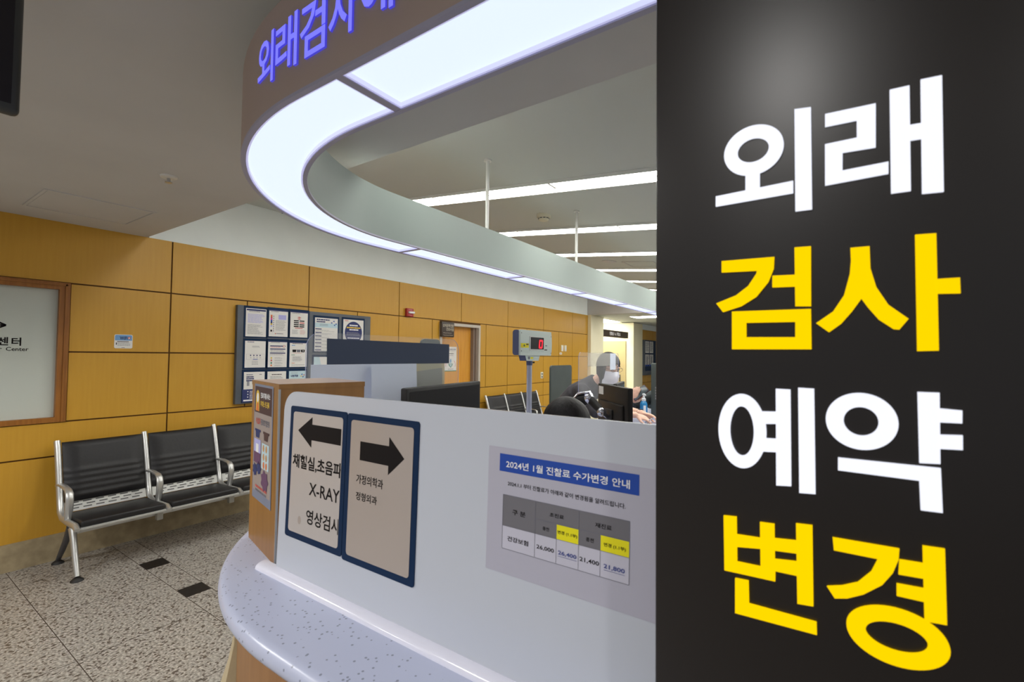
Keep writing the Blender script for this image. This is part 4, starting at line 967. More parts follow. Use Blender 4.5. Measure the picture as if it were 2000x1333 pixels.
# ================================================================== things on the counter's far arm
AX = -1.47; KY = 1.47/1.42
t = thing('clear_screen', 'clear acrylic screen with dark blue strip and curling white sheets', 'screen', (AX, 1.3, 1.10))
mb = MB(); mb.extrude([rrect(.885*KY, 1.64*KY, 1.10, 1.672, .055, 8, 'cd')], (AX, 0, 0), Y, Z, X, .004, 'clear', 'clear_edge'); mb.build('panel', t)
mb = MB(); mb.quad((AX+.006, .958*KY, 1.652), (AX+.006, .960*KY, 1.560), (AX+.006, 1.572*KY, 1.560), (AX+.006, 1.572*KY, 1.647), 'slate_blue'); mb.build('dark_strip', t, 0)
def curl(name, y0, y1, z0, z1, fn, m, nx=14, nz=12):
    mb = MB(); rows = []
    for k in range(nz+1):
        q = k/nz; row = []
        for c in range(nx+1):
            p_ = c/nx; dx, dy = fn(p_, q); row.append((AX+.010+dx, (y0+(y1-y0)*p_+dy)*KY, z0+(z1-z0)*q))
        rows.append(mb.pts(row))
    for a, b in zip(rows[:-1], rows[1:]):
        for c in range(nx): mb.face((a+c, a+c+1, b+c+1, b+c), m)
    return mb.build(name, t, 60)
curl('white_sheet', .897, 1.170, 1.20, 1.5605, lambda p_, q: (.002+.10*max(0, p_-.78)**1.3*(1.2-q), -.02*max(0, p_-.8)), 'sheet_white')
curl('white_sheet', 1.125, 1.35, 1.18, 1.5610, lambda p_, q: (.022+.018*math.sin(p_*3.1)*(1.1-q)+.05*max(0, .3-p_)*(1-q), .035*(1-q)**1.5*p_), 'sheet_white')
mb = MB(); mb.quad((AX+.0055, 1.29*KY, 1.20), (AX+.0055, 1.535*KY, 1.20), (AX+.0055, 1.53*KY, 1.54), (AX+.0055, 1.29*KY, 1.52), 'frost_dark'); mb.build('hazy_film', t, 0)
mb = MB(); mb.quad((AX+.005, 1.29*KY, 1.20), (AX+.005, 1.548*KY, 1.20), (AX+.005, 1.545*KY, 1.5605), (AX+.005, 1.29*KY, 1.5605), 'frost_light'); mb.build('film_border', t, 0)
# front screen monitor standing on the counter
def monitor(name, label, a, b, zt, hgt, th, front, base, back_detail=False, arm=None):
    """a, b: plan points of the ends; front: True when the screen faces the camera side (left normal of a->b reversed)"""
    a = Vector((*a, 0)); b = Vector((*b, 0)); u = (b-a).normalized(); n = Vector((u.y, -u.x, 0)); L = (b-a).length
    c = (a+b)/2
    t = thing(name, label, 'monitor', (c.x, c.y, base))
    T_ = Matrix(((u.x, n.x, 0, a.x), (u.y, n.y, 0, a.y), (0, 0, 1, zt-hgt), (0, 0, 0, 1)))
    mb = MB()
    if front: mb.rbox(0, L, -th, 0, 0, hgt, 'black_plastic', .006, T_)
    else: mb.rbox(0, L, 0, th, 0, hgt, 'black_plastic', .008, T_)
    mb.build('case', t)
    mb = MB()
    if front: k = [(.014, .0006, .018), (L-.014, .0006, .018), (L-.014, .0006, hgt-.014), (.014, .0006, hgt-.014)]
    else: k = [(L-.014, -.0006, .018), (.014, -.0006, .018), (.014, -.0006, hgt-.014), (L-.014, -.0006, hgt-.014)]
    return t, T_, L, u, n, c
t, T_, L, u, n, c = monitor('computer_monitor', 'switched-off monitor behind the opal screen, in front of the clear screen', (-1.252, 1.172), (-1.364, 1.738), 1.478, .34, .028, True, 1.10)
mb = MB(); k = mb.pts([T_ @ Vector(q) for q in ((.016, .0006, .02), (L-.016, .0006, .02), (L-.016, .0006, .325), (.016, .0006, .325))]); mb.face((k, k+1, k+2, k+3), 'screen'); mb.build('display', t, 0)
mb = MB(); mb.rbox(L/2-.03, L/2+.03, -.05, -.028, -.03, .16, 'black_plastic', .004, T_); mb.rbox(L/2-.11, L/2+.11, -.055, .07, -.038, -.028, 'black_plastic', .004, T_); mb.build('stand', t)
# customer display on a pole
FX = -1.264
t = thing('customer_display', 'grey price display on a pole showing a red zero', 'display', (FX-.022, 2.043, 1.10))
mb = MB(); mb.extrude([rrect(-.046, -.006, 1.601, 1.7265, .014, 6)], (FX, 2.222, 0), X, Z, -Y, .302, 'display_side'); mb.build('rear_case', t, 50)
mb = MB()
face = rrect(1.918, 2.222, 1.600, 1.7275, .010, 5, 'ad')
face = [q for q in face if q[0] < 2.21]+[(2.222, 1.600), (2.228, 1.625), (2.2305, 1.664), (2.228, 1.702), (2.222, 1.7275)]
face.sort(key=lambda q: math.atan2(q[1]-1.664, q[0]-2.07)); mb.extrude([face], (FX-.008, 0, 0), Y, Z, X, .009, 'display_grey'); mb.build('face_plate', t, 50)
O_ = Vector((FX+.0012, 0, 0))
sh = Sheet(O_, Y, Z, .0006); sh.slab([(2.004, 1.628), (2.146, 1.628), (2.146, 1.697), (2.004, 1.697)], .002, 'white_metal'); sh.rect(2.010, 1.632, 2.140, 1.6935, 'screen', 4); sh.build('window', t, 0)
sh = Sheet(O_+X*.0026, Y, Z, .0006)
q0, q1, q2, q3, w_ = 2.087, 2.123, 1.6365, 1.682, .0085
seg = rrect(q0, q1, q2, q3, .007, 3); hole = rrect(q0+w_, q1-w_, q2+w_, q3-w_, .002, 2)
sk = lambda P2: [(x+(z-q2)*.13, z) for x, z in P2]
sh.extrude([sk(seg), sk(hole)], sh.O, Y, Z, X, .0012, 'led_red'); sh.build('digit', t, 0)
sh = Sheet(O_, Y, Z, .0004); sh.rect(1.922, 1.6385, 1.994, 1.6605, 'ink_yellow', 2); sh.rect(1.969, 1.6535, 1.991, 1.658, 'ink', 3); sh.rect(1.946, 1.644, 1.958, 1.654, 'ink_green', 3); sh.lines(1.926, 1.990, 1.652, 1.641, 3, 'ink_gold', rq, .4, .2, 3)
sh.rect(2.148, 1.628, 2.178, 1.6325, 'ink', 2); sh.rect(2.158, 1.650, 2.177, 1.6545, 'ink_mid', 2)
for y_, z_ in ((1.9265, 1.711), (2.219, 1.702), (1.9275, 1.622), (2.219, 1.613)): sh.poly(circle(y_, z_, .0025, .003, 10), 'ink', 3)
sh.build('label_sticker', t, 0)
mb = MB(); mb.extrude([[(1.971, 1.601), (1.984, 1.573), (2.100, 1.573), (2.113, 1.601)]], (FX-.044, 0, 0), Y, Z, X, .040, 'display_grey', 'display_side')
sh2 = Sheet((FX-.004, 0, 0), Y, Z, .0005); sh2.rect(2.020, 1.583, 2.046, 1.592, 'ink_yellow', 2); sh2.rect(2.000, 1.580, 2.012, 1.594, 'ink_mid', 2)
mb.build('neck', t, 0); sh2.build('neck_sticker', t, 0)
pb = Vector((FX-.024, 2.043, 0))
mb = MB(); mb.tube([(pb.x, pb.y, 1.550), (pb.x, pb.y, 1.575)], .0165, 'display_side', 16); mb.tube([(pb.x, pb.y, 1.563), (pb.x+.02, pb.y+.018, 1.565)], .004, 'rubber', 8); mb.build('collar', t)
mb = MB(); mb.tube([(pb.x, pb.y, 1.10), (pb.x, pb.y, 1.555)], .0135, 'display_pole', 18); mb.build('pole', t)
mb = MB(); mb.rbox(pb.x-.06, pb.x+.06, pb.y-.06, pb.y+.06, 1.10, 1.115, 'display_grey', .004); mb.build('base', t)
# dark desk dividers standing beyond the counter
def divider(label, x, y0, y1, zt, zb):
    t = thing('privacy_panel', label, 'panel', (x, (y0+y1)/2, 0))
    mb = MB(); mb.extrude([rrect(y0, y1, zb, zt, .03, 6)], (x, 0, 0), Y, Z, X, .018, 'dark_panel'); mb.build('panel', t)
    mb = MB(); ym = (y0+y1)/2; mb.tube([(x+.009, ym, .012), (x+.009, ym, zb+.01)], .016, 'shadow_metal', 12); mb.build('post', t)
    mb = MB(); mb.lathe([(.17, 0), (.17, .012), (.02, .02)], (x+.009, ym, 0), 'shadow_metal', 28); mb.build('foot', t)
divider('charcoal rounded panel peeking above the dark strip of the clear screen', -2.2, 2.165, 2.335, 1.70, 1.2)
divider('upright charcoal rounded panel behind the black-haired person\'s head', -2.2, 3.842, 4.262, 1.508, .62)
# ================================================================== people
def fuse(mb, m, name, parent, voxel=.006, it=3):
    """melt overlapping closed shapes into one continuous surface"""
    src = mb.build(name+'_src', None, 0)
    md = src.modifiers.new('r', 'REMESH'); md.mode = 'VOXEL'; md.voxel_size = voxel
    ms = src.modifiers.new('s', 'SMOOTH'); ms.iterations = it; ms.factor = .5
    dg = bpy.context.evaluated_depsgraph_get(); dg.update()
    me = bpy.data.meshes.new_from_object(src.evaluated_get(dg))
    bpy.data.objects.remove(src)
    me.materials.clear(); me.materials.append(M[m])
    me.polygons.foreach_set('use_smooth', [True]*len(me.polygons))
    me.polygons.foreach_set('material_index', [0]*len(me.polygons))
    o = bpy.data.objects.new(name, me); C.collection.objects.link(o)
    if parent: o.parent = parent; ROOT[o] = Vector((0, 0, 0))
    else: ROOT[o] = Vector((0, 0, 0))
    return o
def ball(mb, c, r, m='skin', T=None, n=16):
    r = r if isinstance(r, tuple) else (r, r, r)
    prof = [(math.sin(math.pi*i/n), math.cos(math.pi*i/n)) for i in range(1, n)]
    c = Vector(c); rings = []
    for (q, h) in prof:
        ps = []
        for k in range(2*n):
            a = k*math.pi/n; v = Vector((r[0]*q*math.cos(a), r[1]*q*math.sin(a), r[2]*h))
            ps.append(c+(T @ v if T is not None else v))
        rings.append(mb.pts(ps))
    N = 2*n
    for a, b in zip(rings[:-1], rings[1:]):
        for k in range(N): mb.face((a+k, b+k, b+(k+1) % N, a+(k+1) % N), m)
    t = mb.pts([c+(T @ Vector((0, 0, r[2])) if T is not None else Vector((0, 0, r[2])))]); e = mb.pts([c+(T @ Vector((0, 0, -r[2])) if T is not None else Vector((0, 0, -r[2])))])
    for k in range(N): mb.face((t, rings[0]+k, rings[0]+(k+1) % N), m); mb.face((e, rings[-1]+(k+1) % N, rings[-1]+k), m)
def hand(mb, w, d, n, thumb, curl=.6, spread=.019):
    """w wrist, d pointing along the fingers, n out of the palm, thumb = +1/-1 side of the thumb along d x n"""
    w, d, n = Vector(w), Vector(d).normalized(), Vector(n).normalized(); n = (n-d*n.dot(d)).normalized(); s = d.cross(n)*thumb
    Rm = Matrix((d, s, n)).transposed()
    ball(mb, w+d*.048, (.054, .041, .016), 'skin', Rm); mb.tube([w-d*.04, w, w+d*.03], [(.020, .025), (.019, .026), (.016, .030)], 'skin', 12)
    for i, (ln, off) in enumerate(((.070, .029), (.078, .010), (.073, -.010), (.058, -.028))):
        b = w+d*(.090-.004*abs(i-1))+s*off; sp = s*(off*.25); p_ = b; path = [b-d*.02, b]; a = 0
        for k, f in enumerate((.45, .32, .23)):
            a += curl*(.55 if k == 0 else .8); dd = (d*math.cos(a)+n*math.sin(a)+sp*1.2).normalized(); p_ = p_+dd*ln*f; path.append(p_)
        mb.tube(path, [.0085, .0088, .0080, .0074, .0062], 'skin', 10); ball(mb, path[-1], .0064, 'skin', n=8)
    b = w+d*.022+s*.026; p1 = b+(d*.55+s*.75+n*.25).normalized()*.042; p2 = p1+(d*.85+s*.25+n*.4).normalized()*.032; p3 = p2+(d*.9-s*.05+n*.4).normalized()*.024
    mb.tube([b-s*.012, b, p1, p2, p3], [.012, .013, .0105, .009, .007], 'skin', 10); ball(mb, p3, .0072, 'skin', n=8)
def head_frame(f):
    f = Vector(f).normalized(); l = Z.cross(f).normalized(); u = f.cross(l)
    return Matrix((f, l, u)).transposed()
def head(mb, c, f):
    F = head_frame(f); c = Vector(c); P = lambda x, y, z: c+F @ Vector((x, y, z))
    ball(mb, P(-.008, 0, .02), (.094, .074, .092), 'skin', F); ball(mb, P(.022, 0, -.045), (.062, .056, .066), 'skin', F)
    ball(mb, P(.070, 0, -.088), (.020, .024, .018), 'skin', F)
    mb.tube([P(.080, 0, .018), P(.094, 0, -.008), P(.106, 0, -.026)], [.008, .010, .012], 'skin', 10); ball(mb, P(.098, 0, -.030), (.014, .017, .010), 'skin', F)
    for s in (1, -1):
        ball(mb, P(-.005, s*.076, -.012), (.018, .008, .030), 'skin', F)
        ball(mb, P(.078, s*.032, .022), (.012, .022, .007), 'skin', F)
    ball(mb, P(.082, 0, -.056), (.012, .024, .008), 'skin', F)
    return F, P
def hair_shell(name, c, F, parent, back_len, fringe=.40, side=.30, r=(.108, .090, .112)):
    mb = MB(); c = Vector(c); n = 30; N = 44; rings = []
    for i in range(n+1):
        th = math.pi*i/n; row = []
        for k in range(N):
            a = 2*math.pi*k/N; d = Vector((math.sin(th)*math.cos(a), math.sin(th)*math.sin(a), math.cos(th)))
            v = Vector((d.x*r[0]-.010, d.y*r[1], d.z*r[2]+.020))
            wav = .003*math.sin(a*23+th*4)*math.sin(th)**2
            v *= 1+wav*8
            if d.z < 0:                                           # locks fall straight below the widest line
                q = -d.z; v.x = (d.x/max(.35, math.sin(th)))*r[0]*(1-.25*q)*math.sin(th)**.35-.010; v.y = (d.y/max(.35, math.sin(th)))*r[1]*(1-.15*q)*math.sin(th)**.35; v.z = .020-back_len*q
            row.append(c+F @ v)
        rings.append((mb.pts(row), th))
    for (a, t0), (b, t1) in zip(rings[:-1], rings[1:]):
        for k in range(N):
            ang = 2*math.pi*(k+.5)/N; ca = math.cos(ang); z_ = math.cos((t0+t1)/2)
            if ca > side and z_ < fringe+.10*math.sin(ang*9): continue
            if (t0+t1)/2 > math.pi*.9: continue
            mb.face((a+k, b+k, b+(k+1) % N, a+(k+1) % N), 'hair')
    o = mb.build(name, parent, 60)
    md = o.modifiers.new('thickness', 'SOLIDIFY'); md.thickness = .012; md.offset = -1
    return o
def limb(mb, pts, rad, m='skin'): 
    mb.tube(pts, rad, m, 14)
    for q, r_ in ((pts[0], rad[0]), (pts[-1], rad[-1])): ball(mb, q, (min(r_) if isinstance(r_, tuple) else r_), m, n=10)
def person(label, J, f, hands, voxel=.006, shirt='shirt', sleeve=1.0, seated=False):
    """J holds joints as points; returns the body mesh (one surface) with clothing as children"""
    V = {k: Vector(v) for k, v in J.items()}
    mb = MB(); g = .0
    torso = [V['pelvis'], V['waist'], V['chest'], V['neck']]
    mb.tube([V['pelvis']-(V['waist']-V['pelvis'])*.35]+torso, [(.085, .12), (.105, .155), (.095, .135), (.10, .155), (.052, .06)], 'skin', 18)
    mb.tube([V['neck']-(V['head']-V['neck'])*.3, V['neck'], V['head']-Vector((0, 0, .03))], [.060, .050, .048], 'skin', 14)
    F, P = head(mb, V['head'], f)
    for s in 'LR':
        limb(mb, [V['sh'+s], V['sh'+s].lerp(V['el'+s], .5), V['el'+s], V['el'+s].lerp(V['wr'+s], .35), V['wr'+s]], [.048, .042, .036, .036, .024])
        mb.tube([V['chest'], V['sh'+s]], [.085, .050], 'skin', 14)
        limb(mb, [V['hip'+s], V['kn'+s], V['kn'+s].lerp(V['an'+s], .35), V['an'+s]], [.082, .055, .050, .034])
        mb.tube([V['an'+s], V['an'+s]-Vector((0, 0, .05)), V['toe'+s]], [.034, .034, .026], 'skin', 12)
        hand(mb, V['wr'+s], *hands[s])
    body = fuse(mb, 'skin', 'person', None, voxel, 2)
    tag(body, label, 'person')
    mb = MB(); e = .014
    mb.tube([V['pelvis']-(V['waist']-V['pelvis'])*.25]+torso[:3]+[V['neck']+(V['neck']-V['chest'])*.06], [(.10+e, .14+e), (.108+e, .158+e), (.100+e, .14+e), (.102+e, .158+e), (.058+e, .068+e)], 'skin', 18)
    for s in 'LR':
        mb.tube([V['chest'], V['sh'+s]], [.09+e, .052+e], 'skin', 14)
        E = V['sh'+s].lerp(V['el'+s], min(1, sleeve*.92)) if sleeve <= 1 else V['el'+s]
        pts = [V['sh'+s], V['sh'+s].lerp(E, .5), E]; rd = [.050+e, .046+e, .042+e]
        if sleeve > 1: pts += [V['el'+s].lerp(V['wr'+s], .4), V['el'+s].lerp(V['wr'+s], .9)]; rd += [.040+e, .030+e]
        limb(mb, pts, rd)
    fuse(mb, shirt, 'shirt', body, .008, 3)
    mb = MB()
    mb.tube([V['pelvis']-(V['waist']-V['pelvis'])*.5, V['pelvis'], V['pelvis'].lerp(V['waist'], .35)], [(.09, .13), (.118, .168), (.115, .16)], 'skin', 18)
    for s in 'LR': limb(mb, [V['hip'+s], V['kn'+s], V['kn'+s].lerp(V['an'+s], .35), V['an'+s]+Vector((0, 0, .02))], [.094, .068, .062, .052])
    fuse(mb, 'trouser', 'trousers', body, .01, 3)
    for s in 'LR':
        mb = MB(); d = (V['toe'+s]-V['an'+s]); d.z = 0; d.normalize(); a = V['an'+s].copy(); a.z = .045
        mb.tube([a-d*.055, a, a+d*.09, a+d*.165], [(.040, .036), (.045, .040), (.036, .042), (.022, .032)], 'skin', 14); ball(mb, a-d*.05, .036, 'skin', n=10); ball(mb, a+d*.165, (.03, .03, .022), 'skin', n=10)
        fuse(mb, 'rubber', 'shoe', body, .008, 2)
    return body, F, P
# --- person leaning over the counter from the wall side
fA = Vector((.86, -.46, -.22))
JA = dict(pelvis=(-2.02, 3.66, .97), waist=(-1.96, 3.66, 1.10), chest=(-1.79, 3.66, 1.27), neck=(-1.645, 3.66, 1.385), head=(-1.538, 3.668, 1.505),
          shR=(-1.70, 3.50, 1.315), elR=(-1.50, 3.36, 1.165), wrR=(-1.225, 3.425, 1.165), shL=(-1.68, 3.83, 1.315), elL=(-1.50, 3.74, 1.17), wrL=(-1.215, 3.56, 1.165),
          hipR=(-2.03, 3.57, .92), knR=(-2.02, 3.55, .50), anR=(-2.14, 3.55, .09), toeR=(-2.00, 3.53, .03), hipL=(-2.03, 3.76, .92), knL=(-2.03, 3.78, .50), anL=(-2.16, 3.80, .09), toeL=(-2.02, 3.80, .03))
bodyA, F, P = person('person in dark short-sleeved top with white mask and glasses, leaning on the counter to write', JA, fA,
                     {'R': ((.86, .48, -.30), (-.2, .25, -1), -1, .75), 'L': ((.97, .05, -.22), (-.1, -.3, -1), 1, .55)}, .005, 'shirt', 1.0)
hair_shell('hair', JA['head'], F, bodyA, .19, .22, .50)
mb = MB(); N = 16; rows = []
for k in range(9):
    q = k/8; row = []
    for c in range(N+1):
        a = math.radians(-78+156*c/N); rx = .104+.018*math.sin(q*math.pi)*math.cos(a)**2+.004*(k in (3, 5)); ry = .070
        row.append(P(.005+rx*math.cos(a)*(.92+.08*q), ry*math.sin(a), -.112+.105*q-.012*(1-math.cos(a))))
    rows.append(mb.pts(row))
for a, b in zip(rows[:-1], rows[1:]):
    for c in range(N): mb.face((a+c, a+c+1, b+c+1, b+c), 'mask')
for s in (1, -1): mb.tube([P(.035, s*.068, -.020), P(.005, s*.079, -.008), P(-.018, s*.080, -.02)], .0025, 'mask', 6)
mb.build('face_mask', bodyA, 60)
mb = MB()
for s in (1, -1):
    loop = [P(.104+.0*i, s*.034+.024*math.cos(i*math.pi/12), .008+.017*math.sin(i*math.pi/12)) for i in range(25)]
    mb.tube(loop, .0016, 'specs', 6, False); mb.tube([P(.104, s*.058, .012), P(.08, s*.078, .012), P(-.005, s*.080, .006)], .0016, 'specs', 6)
mb.tube([P(.104, -.010, .012), P(.108, 0, .014), P(.104, .010, .012)], .0016, 'specs', 6); mb.build('glasses', bodyA, 60)
mb = MB()
for s in (1, -1): ball(mb, P(.086, s*.032, .008), (.010, .013, .006), 'eye', F, 8)
mb.build('eyes', bodyA)
mb = MB()
for s in (1, -1): mb.tube([P(.088, s*.014, .030), P(.088, s*.034, .035), P(.078, s*.052, .030)], .0035, 'hair', 6)
mb.build('eyebrows', bodyA)
mb = MB(); w_ = Vector(JA['wrL']); d_ = (w_-Vector(JA['elL'])).normalized()
mb.tube([w_-d_*.034, w_-d_*.014], .031, 'rubber', 16); tag(mb.build('wristband', bodyA), None, None)
mb = MB(); mb.tube([(-1.16, 3.47, 1.112), (-1.085, 3.435, 1.155)], .004, 'display_pole', 8); mb.tube([(-1.163, 3.4715, 1.110), (-1.16, 3.47, 1.112)], [.001, .004], 'rubber', 8)
tag(mb.build('pen'), 'thin pale pen held in the writing hand on the counter', 'pen')
# --- clerk seated inside, only the hair shows
fB = Vector((-.92, .25, -.18))
JB = dict(pelvis=(-.80, 1.70, .62), waist=(-.82, 1.70, .76), chest=(-.86, 1.715, 1.00), neck=(-.88, 1.725, 1.16), head=(-.915, 1.735, 1.300),
          shR=(-.87, 1.89, 1.06), elR=(-.90, 1.95, .80), wrR=(-.99, 1.85, .66), shL=(-.85, 1.54, 1.06), elL=(-.89, 1.48, .80), wrL=(-.98, 1.58, .66),
          hipR=(-.80, 1.79, .60), knR=(-1.0, 1.82, .58), anR=(-.99, 1.82, .14), toeR=(-1.05, 1.83, .05), hipL=(-.80, 1.61, .60), knL=(-1.0, 1.60, .58), anL=(-.99, 1.60, .14), toeL=(-1.05, 1.60, .05))
bodyB, F, P = person('black-haired person seated inside the counter, only the top of the head showing', JB, fB,
                     {'R': ((-.6, -.4, -.6), (.3, 0, -1), 1, .5), 'L': ((-.6, .4, -.6), (.3, 0, -1), -1, .5)}, .008, 'shirt', 1.5)
hair_shell('hair', JB['head'], F, bodyB, .13, .25, .35)
t = thing('office_chair', 'black office chair under the seated black-haired person', 'chair', (-.78, 1.70, 0))
mb = MB(); mb.rbox(-1.0, -.56, 1.48, 1.92, .45, .52, 'leather', .03, seg=3); mb.build('seat', t)
mb = MB(); mb.rbox(-.62, -.57, 1.50, 1.90, .58, .98, 'leather', .022, seg=3); mb.build('backrest', t)
mb = MB(); mb.tube([(-.58, 1.70, .47), (-.55, 1.70, .52), (-.56, 1.70, .75)], .02, 'rubber', 10); mb.build('back_bracket', t)
mb = MB(); mb.tube([(-.78, 1.70, .08), (-.78, 1.70, .46)], .026, 'shadow_metal', 14); mb.build('column', t)
for k in range(5):
    a = k*2*math.pi/5+.3; ex, ey = -.78+.27*math.cos(a), 1.70+.27*math.sin(a)
    mb = MB(); mb.tube([(-.78, 1.70, .10), (ex, ey, .065)], [.022, .016], 'rubber', 10); lg = mb.build('leg', t)
    mb = MB(); mb.lathe([(.026, -.012), (.028, 0), (.026, .012)], (ex, ey, .028), 'rubber', 14, 'x'); mb.build('caster', lg)
# --- person with the phone, mostly behind the black sign
fC = Vector((-.9, -.35, -.2))
JC = dict(pelvis=(-.90, 4.36, .95), waist=(-.93, 4.35, 1.07), chest=(-1.06, 4.33, 1.27), neck=(-1.09, 4.32, 1.42), head=(-1.13, 4.31, 1.555),
          shR=(-1.13, 4.50, 1.32), elR=(-1.25, 4.58, 1.18), wrR=(-1.46, 4.44, 1.145), shL=(-1.19, 4.20, 1.315), elL=(-1.49, 4.03, 1.150), wrL=(-1.440, 3.905, 1.205),
          hipR=(-.90, 4.45, .90), knR=(-.93, 4.47, .49), anR=(-.88, 4.47, .09), toeR=(-.97, 4.46, .03), hipL=(-.90, 4.26, .90), knL=(-.93, 4.24, .49), anL=(-.88, 4.23, .09), toeL=(-.97, 4.22, .03))
bodyC, F, P = person('person in dark green jacket holding a phone, almost hidden behind the black sign', JC, fC,
                     {'R': ((-.8, -.5, -.2), (.1, 0, -1), 1, .4), 'L': ((.42, -.05, .90), (.05, .9, .35), -1, .55)}, .006, 'jacket', 1.35)
hair_shell('hair', JC['head'], F, bodyC, .10, .30, .30)
mb = MB()
for s in (1, -1): ball(mb, P(.086, s*.032, .008), (.010, .013, .006), 'eye', F, 8)
mb.build('eyes', bodyC)
t = thing('smartphone', 'smartphone in a wine-red case held up above the counter', 'phone', (-1.36, 3.90, 1.28))
pu = Vector((.60, .43, .55)).normalized(); pn = Vector((.25, -.80, .5)); pn = (pn-pu*pn.dot(pu)).normalized(); pw = pu.cross(pn)
T_ = Matrix(((pu.x, pw.x, pn.x, -1.365), (pu.y, pw.y, pn.y, 3.925), (pu.z, pw.z, pn.z, 1.292), (0, 0, 0, 1)))
mb = MB(); mb.rbox(-.075, .080, -.037, .037, -.010, 0, 'phone_case', .004, T_); mb.build('case', t)
mb = MB(); mb.rbox(-.070, .074, -.033, .033, .0, .002, 'screen_teal', .0008, T_); mb.build('display', t)
# --- second clear screen with white strip and frosted film
AX2 = -1.372
t = thing('clear_screen', 'clear acrylic screen with white label strip, in front of the leaning person', 'screen', (AX2, 3.1, 1.10))
mb = MB(); mb.extrude([rrect(2.772, 3.46, 1.285, 1.625, .035, 6, 'abcd')], (AX2, 0, 0), Y, Z, X, .004, 'clear', 'clear_edge'); mb.build('panel', t)
for y_ in (2.86, 3.30):
    mb = MB(); mb.box(AX2-.003, AX2+.007, y_-.012, y_+.012, 1.10, 1.30, 'clear_edge'); mb.rbox(AX2-.03, AX2+.034, y_-.02, y_+.02, 1.10, 1.106, 'clear_edge', .002); mb.build('leg', t)
mb = MB(); mb.quad((AX2+.0055, 3.287, 1.500), (AX2+.0055, 3.395, 1.500), (AX2+.0055, 3.395, 1.622), (AX2+.0055, 3.287, 1.622), 'sheet_white'); mb.build('label_strip', t, 0)
mb = MB(); mb.quad((AX2+.0050, 2.905, 1.53), (AX2+.0050, 3.285, 1.53), (AX2+.0050, 3.285, 1.622), (AX2+.0050, 2.905, 1.622), 'frost'); mb.build('frosted_film', t, 0)
# --- monitors at the middle of the counter
t, T_, L, u, n, c = monitor('computer_monitor', 'monitor seen from behind on a silver arm, white sticker in its corner', (-1.234, 2.774), (-.904, 2.418), 1.430, .30, .030, True, 1.10)
# its back is towards the camera: shell, recess and mount plate
mb = MB(); mb.rbox(.06, L-.05, -.004, .014, .03, .205, 'black_plastic', .012, T_); mb.build('back_shell', t)
mb = MB(); mb.rbox(L*.40, L*.62, .0141, .024, .06, .165, 'rubber', .004, T_); mb.build('mount_plate', t)
mb = MB(); mb.quad(*[T_ @ Vector(q) for q in ((.022, .0012, .236), (.105, .0012, .236), (.105, .0012, .285), (.022, .0012, .285))], 'paper'); mb.build('sticker', t, 0)
base_p = Vector((-1.30, 2.50, 1.10)); plate = T_ @ Vector((L*.5, .022, .115))
mb = MB(); mb.tube([base_p, base_p+Vector((0, 0, .012))], .05, 'rubber', 18); mb.tube([base_p, base_p+Vector((0, 0, .16))], .022, 'chrome', 14); mb.build('arm_post', t)
e1 = base_p+Vector((0, 0, .17)); e2 = Vector((-1.185, 2.535, 1.355)); e3 = Vector((-1.085, 2.49, 1.285))
mb = MB(); mb.tube([e1, e1.lerp(e2, .5)+Vector((0, 0, .02)), e2], [(.036, .026), (.040, .028), (.030, .022)], 'black_plastic', 14); mb.build('lower_arm', t)
mb = MB(); mb.tube([e1+Vector((0, 0, .042)), e1.lerp(e2, .5)+Vector((.0, -.004, .064)), e2+Vector((.005, 0, .035)), e2+Vector((.03, -.005, .0))], [(.010, .018)]*4, 'chrome', 10); ball(mb, e2, .034, 'chrome', n=10); mb.build('arm_cover', t)
mb = MB(); mb.tube([e2, e3], [(.030, .02), (.024, .018)], 'black_plastic', 12); mb.tube([e3, plate], .013, 'chrome', 12); ball(mb, e3, .026, 'chrome', n=10); mb.build('upper_arm', t)
t, T_, L, u, n, c = monitor('computer_monitor', 'far monitor whose dark screen edge rises behind the sticker monitor', (-1.12, 2.81), (-1.209, 3.171), 1.427, .28, .028, True, 1.10)
mb = MB(); k = mb.pts([T_ @ Vector(q) for q in ((.014, .0006, .018), (L-.014, .0006, .018), (L-.014, .0006, .262), (.014, .0006, .262))]); mb.face((k, k+1, k+2, k+3), 'screen_teal'); mb.build('display', t, 0)
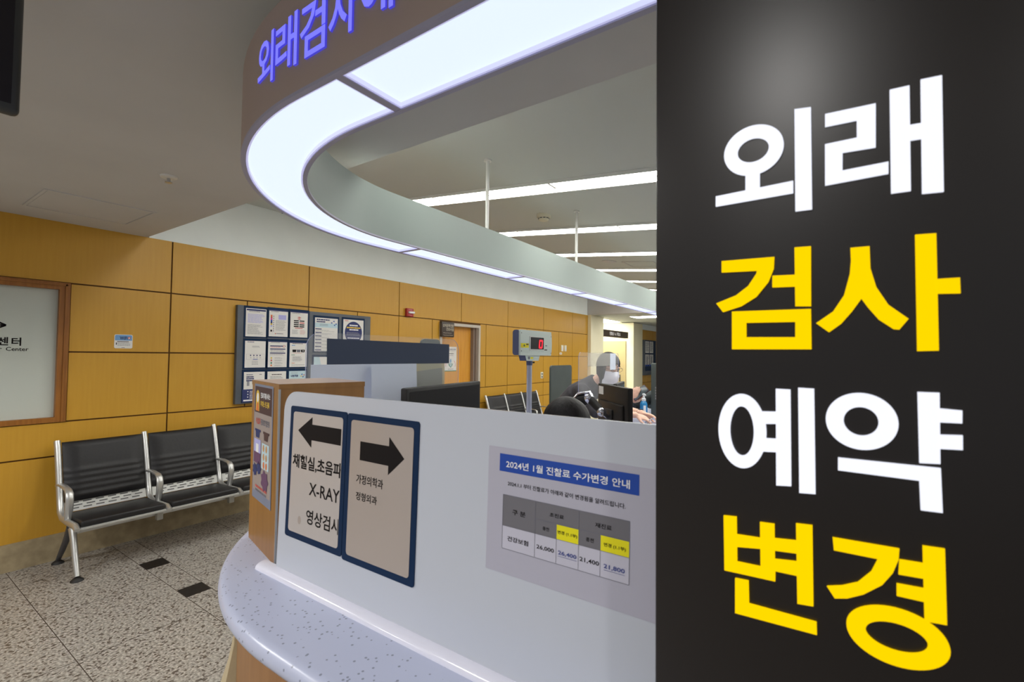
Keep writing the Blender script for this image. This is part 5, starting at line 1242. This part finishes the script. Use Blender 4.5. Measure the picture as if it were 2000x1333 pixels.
mb = MB(); mb.rbox(L/2-.03, L/2+.03, -.05, -.028, -.03, .15, 'black_plastic', .004, T_); mb.rbox(L/2-.09, L/2+.09, -.09, .03, -.0438, -.030, 'black_plastic', .004, T_); mb.build('stand', t)
# --- sanitiser bottle and slim computer
sx, sy = -1.283, 3.79
t = thing('sanitiser_bottle', 'blue hand sanitiser bottle with white pump on the counter', 'bottle', (sx, sy, 1.10))
mb = MB(); mb.tube([(sx, sy, 1.100), (sx, sy, 1.104), (sx, sy, 1.215), (sx, sy, 1.232), (sx, sy, 1.242)], [(.026, .030), (.030, .034), (.030, .034), (.022, .024), (.013, .013)], 'gel', 24); mb.build('bottle', t, 30)
mb = MB(); mb.lathe([(.017, 1.240), (.017, 1.258), (.010, 1.262), (.006, 1.284), (.012, 1.286), (.012, 1.298), (.004, 1.300)], (sx, sy, 0), 'bottle_white', 18); mb.tube([(sx, sy, 1.292), (sx+.02, sy-.025, 1.293), (sx+.028, sy-.034, 1.286)], .005, 'bottle_white', 8); mb.build('pump', t)
mb = MB(); mb.tube([(sx, sy, 1.115), (sx, sy, 1.24)], .005, 'bottle_white', 8); mb.build('dip_tube', t)
vd = Vector((sx, sy, 0)).normalized(); vr = Vector((-vd.y, vd.x, 0))*-1
mb = MB(); k = mb.pts([Vector((sx, sy, z_))-vd*.0335+vr*q for q, z_ in ((-.002, 1.125), (.018, 1.125), (.018, 1.205), (-.002, 1.205))]); mb.face((k, k+1, k+2, k+3), 'bottle_white'); mb.build('label', t, 0)
t = thing('desktop_computer', 'slim dark upright computer on the counter at the edge of the black sign', 'computer', (-1.235, 3.945, 1.10))
T_ = Matrix.Translation((-1.225, 3.945, 1.10)) @ Matrix.Rotation(math.radians(17.5), 4, 'Z')
mb = MB(); mb.rbox(-.045, .045, -.07, .14, .0, .445, 'dark_panel', .006, T_); mb.build('case', t)
mb = MB()
for q in range(5): mb.box(.0-.012, .012, -.0712, -.0695, .15+.022*q, .165+.022*q, 'ink_grey', T_)
mb.build('ports', t, 0)
